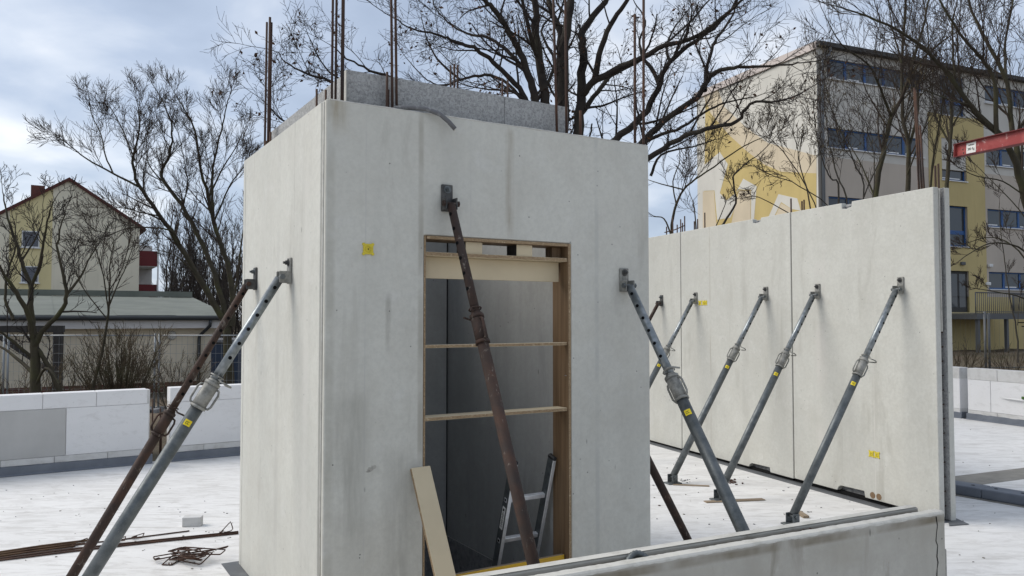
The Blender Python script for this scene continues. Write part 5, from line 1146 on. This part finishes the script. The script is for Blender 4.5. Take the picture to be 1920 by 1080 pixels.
t2l([(312, 347), (280, 310), (275, 270), (280, 220)], 0.05, 0.012, 0.8)
t2l([(435, 612), (435, 550), (425, 492), (400, 417), (390, 367), (374, 309), (365, 245), (345, 205), (325, 170)], 0.18, 0.02, 1.2)
t2l([(400, 412), (398, 360), (399, 314), (415, 245), (425, 200), (435, 165)], 0.09, 0.018, -0.4)
t2l([(392, 370), (415, 320), (440, 280), (462, 235)], 0.06, 0.014, 0.8)
t2l([(400, 420), (430, 350), (452, 320), (470, 300)], 0.06, 0.014, -0.8)
t2l([(340, 465), (320, 432), (250, 427), (205, 440), (175, 452)], 0.06, 0.012, -1.6)
t2l([(300, 405), (262, 398), (225, 388), (190, 400)], 0.045, 0.011, -1.2)
t2l([(372, 520), (330, 480), (290, 468)], 0.05, 0.012, -1.0)
t2l([(430, 600), (445, 520), (455, 440), (470, 380)], 0.10, 0.02, 1.5)
t2l([(362, 420), (340, 395), (352, 350), (345, 300), (335, 250)], 0.05, 0.012, 0.2)
t2.finish()

# ---- forked garden tree behind the left block wall
FY = 12.6; fb = at(68, 760, FY); fb.z = -0.85
t3 = Tree('forked_tree', 'knobbly forked bare tree just behind the left block wall', fb, 31, wood='bark_green', twig='twig_oak', rmin=0.0042, nch=(4, 6, 4), wig=0.14, up=0.08, ang=(0.45, 1.0), lr=0.66, jk=0.35)
def t3l(px, r0, r1, dY=0.0, **k): return t3.limb(px, FY, r0, r1, dY, per_m=k.pop('per_m', 4.6), L1=k.pop('L1', 1.05), jit=0.03, **k)
t3.limb([(fb.x, FY, fb.z), (fb.x, FY, -0.2), tuple(at(66, 690, FY)), tuple(at(65, 640, FY)), tuple(at(58, 605, FY))], 0, 0.15, 0.10, world=True, per_m=0)
t3l([(66, 650), (53, 590), (30, 548), (5, 510), (-15, 470)], 0.075, 0.02, -0.6)
t3l([(60, 610), (57, 570), (57, 540), (40, 490), (25, 440), (12, 400), (5, 360)], 0.075, 0.014, 0.4)
t3l([(66, 655), (80, 620), (110, 590), (125, 560), (120, 520), (108, 470), (112, 430), (122, 400)], 0.07, 0.012, -0.4)
t3l([(125, 552), (150, 520), (165, 490), (182, 462)], 0.035, 0.011, 0.3)
t3l([(57, 545), (75, 490), (85, 440), (95, 395), (105, 370)], 0.04, 0.011, -0.5)
t3l([(40, 490), (62, 455), (78, 420), (80, 385)], 0.03, 0.010, 0.4)
t3l([(65, 675), (30, 645), (0, 622), (-30, 600)], 0.05, 0.018, -0.4)
t3l([(62, 700), (20, 662), (-20, 640)], 0.05, 0.02, 0.5)
t3l([(25, 600), (10, 560), (15, 510), (30, 460), (25, 410)], 0.04, 0.012, 0.3)
t3l([(118, 748), (100, 705), (82, 672), (72, 655)], 0.07, 0.055, 0.0, per_m=0.8)
t3l([(60, 740), (85, 690), (112, 720)], 0.04, 0.03, -0.3, per_m=0)
t3.finish()
SY = 13.6; sb = at(168, 750, SY); sb.z = -0.85
t4 = Tree('slender_tree', 'slender bare tree leaning through the brown bush', sb, 37, wood='bark_green', twig='twig', rmin=0.0042, nch=(4, 6, 4), wig=0.13, up=0.10, ang=(0.3, 0.8), jk=0.35, lr=0.55)
def t4l(px, r0, r1, dY=0.0, **k): return t4.limb(px, SY, r0, r1, dY, per_m=5.0, L1=1.5, **k)
t4l([(168, 752), (190, 665), (203, 590), (205, 540), (208, 490), (214, 445)], 0.05, 0.012, 0.2, t0=0.45)
t4l([(203, 585), (196, 530), (185, 485), (175, 450)], 0.028, 0.009, -0.4); t4l([(204, 575), (222, 530), (240, 490), (252, 450)], 0.028, 0.009, 0.4); t4l([(203, 600), (170, 560), (150, 530), (140, 500)], 0.024, 0.008, -0.3); t4l([(205, 545), (230, 500), (245, 440), (240, 410)], 0.022, 0.008, 0.5)
t4.finish()

# ---- bushes
def bush(name, label, px, py, Y, H, n, spread, seed, wood='twig', tw='bush', group=None, rmin=0.004, zb=-0.85, lean=0.0, nch=(4, 6, 3), r0=0.012):
    b = at(px, py, Y); b.z = zb
    t = Tree(name, label, b, seed, wood=wood, twig=tw, rmin=rmin, nch=nch, wig=0.12, up=0.06, ang=(0.25, 0.75), maxlev=2, group=group, cat='bush', lr=0.9, jk=0.6)
    for k in range(n):
        q = t.r.uniform(0, 2 * math.pi); rr_ = spread * math.sqrt(t.r.random()); h = H * t.r.uniform(0.65, 1.05)
        p = (b.x + 0.25 * rr_ * math.cos(q), b.y + 0.25 * rr_ * math.sin(q), zb); e = (p[0] + rr_ * math.cos(q) + lean, p[1] + rr_ * math.sin(q), zb + h); mid = (p[0] + 0.35 * (e[0] - p[0]), p[1] + 0.35 * (e[1] - p[1]), zb + h * 0.55)
        t.limb([p, mid, e], 0, r0 * t.r.uniform(0.6, 1.3), rmin, world=True, per_m=3.4, L1=0.9, t0=0.15, lev=1)
    return t.finish()
bush('brown_bush', 'dense brown twiggy bush in front of the site fence', 225, 740, 14.2, 1.95, 75, 0.55, 41, wood='bark_green')
bush('brown_bush', 'loose twiggy bush between forked tree and brown bush', 148, 745, 13.9, 1.7, 16, 0.5, 43, wood='bark_grey')
bush('brown_bush', 'small dark twiggy shrub against the outbuilding wall', 330, 735, 18.5, 1.35, 26, 0.6, 47, wood='bark_grey')
bush('brown_bush', 'thin bush at the foot of the forked tree', 25, 745, 13.2, 1.5, 26, 0.9, 49, wood='bark_grey')

# ---- trees in front of the school
def rt(name, label, seed, base_px, Y, wood='bark_green', **kw):
    b = at(base_px, 620, Y); b.z = gnd(b.x, Y) - 0.1
    a_ = dict(rmin=0.0045, nch=(4, 7, 5), wig=0.09, up=0.07, ang=(0.32, 0.80), ratio=(0.40, 0.72), lr=0.58, jk=0.2, end=0.4); a_.update(kw)
    return Tree(name, label, b, seed, wood=wood, twig='twig', **a_)
Y5 = 19.0; t5 = rt('school_tree', 'mossy bare tree with a forked stem before the upper school windows', 51, 1630, Y5)
l5 = lambda px, r0, r1, dY=0.0, **k: t5.limb(px, Y5, r0, r1, dY, per_m=k.pop('per_m', 3.0), L1=k.pop('L1', 2.3), **k)
l5([(1630, 632), (1632, 500), (1643, 366), (1655, 288), (1671, 218), (1690, 183), (1713, 113), (1733, 39), (1745, -20)], 0.15, 0.035, 0.5, t0=0.35)
l5([(1671, 220), (1651, 167), (1628, 121), (1577, 82), (1545, 25)], 0.07, 0.016, -1.0); l5([(1690, 185), (1690, 120), (1675, 60), (1665, 0)], 0.06, 0.02, 0.8); l5([(1700, 150), (1740, 100), (1790, 62), (1830, 40)], 0.045, 0.014, -0.8); l5([(1640, 370), (1610, 300), (1580, 250)], 0.04, 0.012, 0.8)
t5.finish()
Y6 = 20.5; t6 = rt('school_tree', 'straight mossy bare tree close beside the forked one', 53, 1702, Y6)
l6 = lambda px, r0, r1, dY=0.0, **k: t6.limb(px, Y6, r0, r1, dY, per_m=k.pop('per_m', 3.0), L1=k.pop('L1', 2.3), **k)
l6([(1700, 630), (1700, 480), (1702, 354), (1704, 272), (1692, 218), (1692, 109), (1698, 0), (1700, -40)], 0.14, 0.04, 0.4, t0=0.35); l6([(1704, 275), (1720, 215), (1722, 160), (1740, 90), (1735, 20)], 0.07, 0.02, 0.8); l6([(1695, 230), (1725, 180), (1765, 150), (1800, 145)], 0.04, 0.012, -0.6); l6([(1700, 330), (1730, 250), (1745, 200)], 0.04, 0.013, -1.0)
t6.finish()
Y7 = 18.0; t7 = rt('school_tree', 'bare tree with crooked stem in front of the yellow stair windows', 57, 1775, Y7)
l7 = lambda px, r0, r1, dY=0.0, **k: t7.limb(px, Y7, r0, r1, dY, per_m=k.pop('per_m', 3.0), L1=k.pop('L1', 2.2), **k)
l7([(1772, 640), (1775, 480), (1775, 346), (1783, 260), (1784, 200), (1790, 130), (1785, 60), (1795, 0)], 0.10, 0.025, 0.4, t0=0.35); l7([(1782, 270), (1755, 220), (1748, 180), (1752, 120)], 0.045, 0.014, 0.8); l7([(1742, 640), (1742, 430), (1746, 338), (1760, 240), (1768, 185), (1775, 120)], 0.06, 0.016, -0.8, t0=0.4); l7([(1783, 240), (1810, 190), (1822, 140)], 0.035, 0.012, -0.4)
t7.finish()
Y8 = 15.0; t8 = rt('leaning_tree', 'large bare tree leaning in over the red hoist beam', 59, 1960, Y8, nch=(5, 7, 5))
l8 = lambda px, r0, r1, dY=0.0, **k: t8.limb(px, Y8, r0, r1, dY, per_m=k.pop('per_m', 3.0), L1=k.pop('L1', 2.1), **k)
l8([(1965, 650), (1945, 470), (1916, 350), (1888, 272), (1818, 194), (1760, 117), (1698, 66), (1628, 31), (1560, 10)], 0.14, 0.018, -1.2, t0=0.35)
l8([(1945, 470), (1925, 380), (1912, 311), (1896, 233), (1888, 156), (1850, 78), (1822, 20), (1805, -30)], 0.12, 0.035, 0.6); l8([(1880, 262), (1869, 249), (1865, 156), (1840, 110), (1811, 78), (1768, 12), (1750, -30)], 0.085, 0.028, -0.6); l8([(1888, 150), (1885, 128), (1885, 78), (1900, 0), (1905, -40)], 0.055, 0.022, 0.8); l8([(1900, 260), (1935, 200), (1960, 120), (1975, 40)], 0.07, 0.025, 0.8); l8([(1820, 196), (1790, 190), (1730, 168), (1690, 160)], 0.03, 0.011, -0.8)
l8([(1950, 520), (1920, 470), (1870, 455), (1830, 468), (1795, 492)], 0.035, 0.010, -1.2, L1=0.8); l8([(1950, 540), (1910, 470), (1860, 445), (1800, 460)], 0.035, 0.010, 0.6, L1=0.8); l8([(1925, 370), (1880, 340), (1830, 330), (1790, 310)], 0.03, 0.010, -0.6, L1=0.9); l8([(1945, 440), (1900, 380), (1850, 330), (1810, 290)], 0.03, 0.010, 0.9, L1=0.9); l8([(1955, 600), (1920, 560), (1870, 548), (1825, 540)], 0.03, 0.010, -0.4, L1=0.7)
t8.finish()
Y9 = 17.0; t9 = rt('sapling', 'thin young tree in front of the school railing', 61, 1895, Y9, wood='bark_grey', rmin=0.004)
t9.limb([(1908, 680), (1908, 640), (1900, 590), (1890, 540), (1884, 490), (1876, 430), (1874, 380)], Y9, 0.035, 0.012, 0.2, per_m=2.0, L1=0.8, t0=0.45); t9.limb([(1908, 610), (1912, 560), (1925, 510)], Y9, 0.016, 0.008, 0.2, per_m=2, L1=0.5)
t9.finish()
# hazel with catkins in front of the mural corner
YH = 15.5; hz9 = rt('hazel_bush', 'many-stemmed hazel hung with catkins before the mural corner', 67, 1570, YH, wood='bark_grey', rmin=0.0045, up=0.03, wig=0.12, nch=(5, 6, 3))
lh = lambda px, r0, r1, dY=0.0, **k: hz9.limb(px, YH, r0, r1, dY, per_m=k.pop('per_m', 2.6), L1=k.pop('L1', 1.35), **k)
lh([(1560, 640), (1573, 370), (1558, 335), (1542, 303), (1530, 240), (1525, 190)], 0.035, 0.010, -0.5, t0=0.35); lh([(1545, 640), (1519, 389), (1505, 330), (1499, 303), (1490, 255), (1470, 215)], 0.03, 0.009, 0.4, t0=0.35); lh([(1570, 640), (1590, 400), (1570, 330), (1555, 270), (1545, 180), (1550, 130)], 0.035, 0.010, 0.5, t0=0.35); lh([(1575, 640), (1620, 380), (1600, 300), (1570, 230), (1550, 170), (1545, 120)], 0.032, 0.010, -0.4, t0=0.35)
lh([(1560, 640), (1570, 420), (1500, 350), (1450, 330), (1425, 318)], 0.026, 0.008, -0.8, t0=0.45); lh([(1555, 640), (1540, 420), (1480, 300), (1445, 260), (1440, 235)], 0.026, 0.008, 0.4, t0=0.45); lh([(1580, 640), (1620, 450), (1640, 330), (1630, 250), (1600, 190)], 0.03, 0.009, 0.7, t0=0.4); lh([(1575, 640), (1600, 430), (1650, 300), (1690, 235), (1710, 190)], 0.03, 0.009, -0.6, t0=0.4)
hz9.leaves(620, 0.055, 'catkins', 'catkin', True); hz9.finish()
# small trees between the shaft and the mural
YM = 17.5; ta = rt('small_tree', 'small crooked bare tree between shaft and school gable', 71, 1262, YM, wood='bark_green', rmin=0.0045, wig=0.14)
la = lambda px, r0, r1, dY=0.0, **k: ta.limb(px, YM, r0, r1, dY, per_m=k.pop('per_m', 2.8), L1=k.pop('L1', 1.7), **k)
la([(1258, 600), (1257, 500), (1258, 437), (1268, 382), (1288, 349), (1325, 322), (1387, 279), (1420, 262), (1450, 250)], 0.07, 0.012, -0.6, t0=0.35); la([(1258, 440), (1245, 410), (1225, 405), (1205, 390)], 0.035, 0.012, 0.3); la([(1280, 355), (1240, 345), (1210, 335)], 0.03, 0.010, 0.4); la([(1268, 385), (1262, 340), (1275, 300), (1270, 260)], 0.03, 0.010, 0.5); la([(1305, 430), (1301, 386), (1292, 360)], 0.03, 0.012, 0.6); la([(1290, 348), (1310, 310), (1325, 270)], 0.025, 0.009, 0.6)
ta.finish()
tb_ = rt('small_tree', 'small bare tree with an S-bent stem before the yellow mural', 73, 1350, 16.0, wood='bark_oak', rmin=0.0045, wig=0.14)
tb_.limb([(1330, 640), (1335, 470), (1356, 419), (1379, 382), (1375, 337), (1383, 320), (1430, 283), (1455, 255)], 16.0, 0.055, 0.012, -0.3, per_m=2.2, L1=0.9, t0=0.4); tb_.limb([(1340, 430), (1355, 395), (1365, 370)], 16.0, 0.02, 0.008, 0.2, per_m=3, L1=0.5); tb_.limb([(1480, 400), (1440, 378), (1415, 368), (1390, 372)], 15.6, 0.018, 0.008, 0.2, per_m=3, L1=0.5)
tb_.finish()
bush('mulch_shrub', 'low twiggy shrub growing in the leaf mulch by the school', 1895, 680, 18.0, 0.8, 14, 0.4, 81, wood='bark_grey', zb=-0.05)
bush('mulch_shrub', 'dry stems in the slot between the right block walls', 1806, 700, 14.2, 1.05, 16, 0.25, 83, wood='bark_grey', zb=-0.12)
# far wood behind the outbuilding
wd = Tree('far_woodland', 'dense grey bare woodland far behind the outbuilding', (0, 0, 0), 91, wood='bark_oak', twig='twig_oak', rmin=0.014, nch=(0, 6, 4), wig=0.1, up=0.08, ang=(0.3, 0.8), maxlev=2, cat='woodland')
for k in range(115):
    y = wd.r.uniform(52, 90); x = y * wd.r.uniform(-0.435, -0.22); h = wd.r.uniform(5.0, 8.5)
    wd.limb([(x, y, -0.9), (x + wd.r.gauss(0, 0.2), y, h * 0.45), (x + wd.r.gauss(0, 0.4), y, h)], 0, 0.13, 0.03, world=True, per_m=3.6, L1=3.2, t0=0.08, lev=1)
wo = wd.finish(); wo['kind'] = 'stuff'

# leaf mulch and rubble
rs = random.Random(77); mb = MB()
def leafbit(x, y, z, s):
    c = Vector((x, y, z)); e = Vector((rs.gauss(0, 1), rs.gauss(0, 1), rs.gauss(0, 0.35))).normalized(); f_ = e.cross(Vector((rs.gauss(0, .3), rs.gauss(0, .3), 1))).normalized()
    mb.add([c - e * s, c + f_ * s * 0.5, c + e * s, c - f_ * s * 0.5], [(0, 1, 2, 3)], rs.choice((0, 0, 1)))
for k in range(5200): x = rs.uniform(6.5, 16); y = rs.uniform(14, 22); leafbit(x, y, ground_z(x, y) + rs.uniform(0.03, 0.12), rs.uniform(0.03, 0.06))
for k in range(1500): x = rs.uniform(-6.5, -3.6); y = rs.uniform(9.6, 13); leafbit(x, y, ground_z(x, y) + rs.uniform(0.03, 0.10), rs.uniform(0.02, 0.05))
tag(mb.build('leaf_mulch', ['leaf', 'rebar_tan'], fix=False), 'brown leaf litter strewn over the earth', 'leaf litter', kind='stuff')
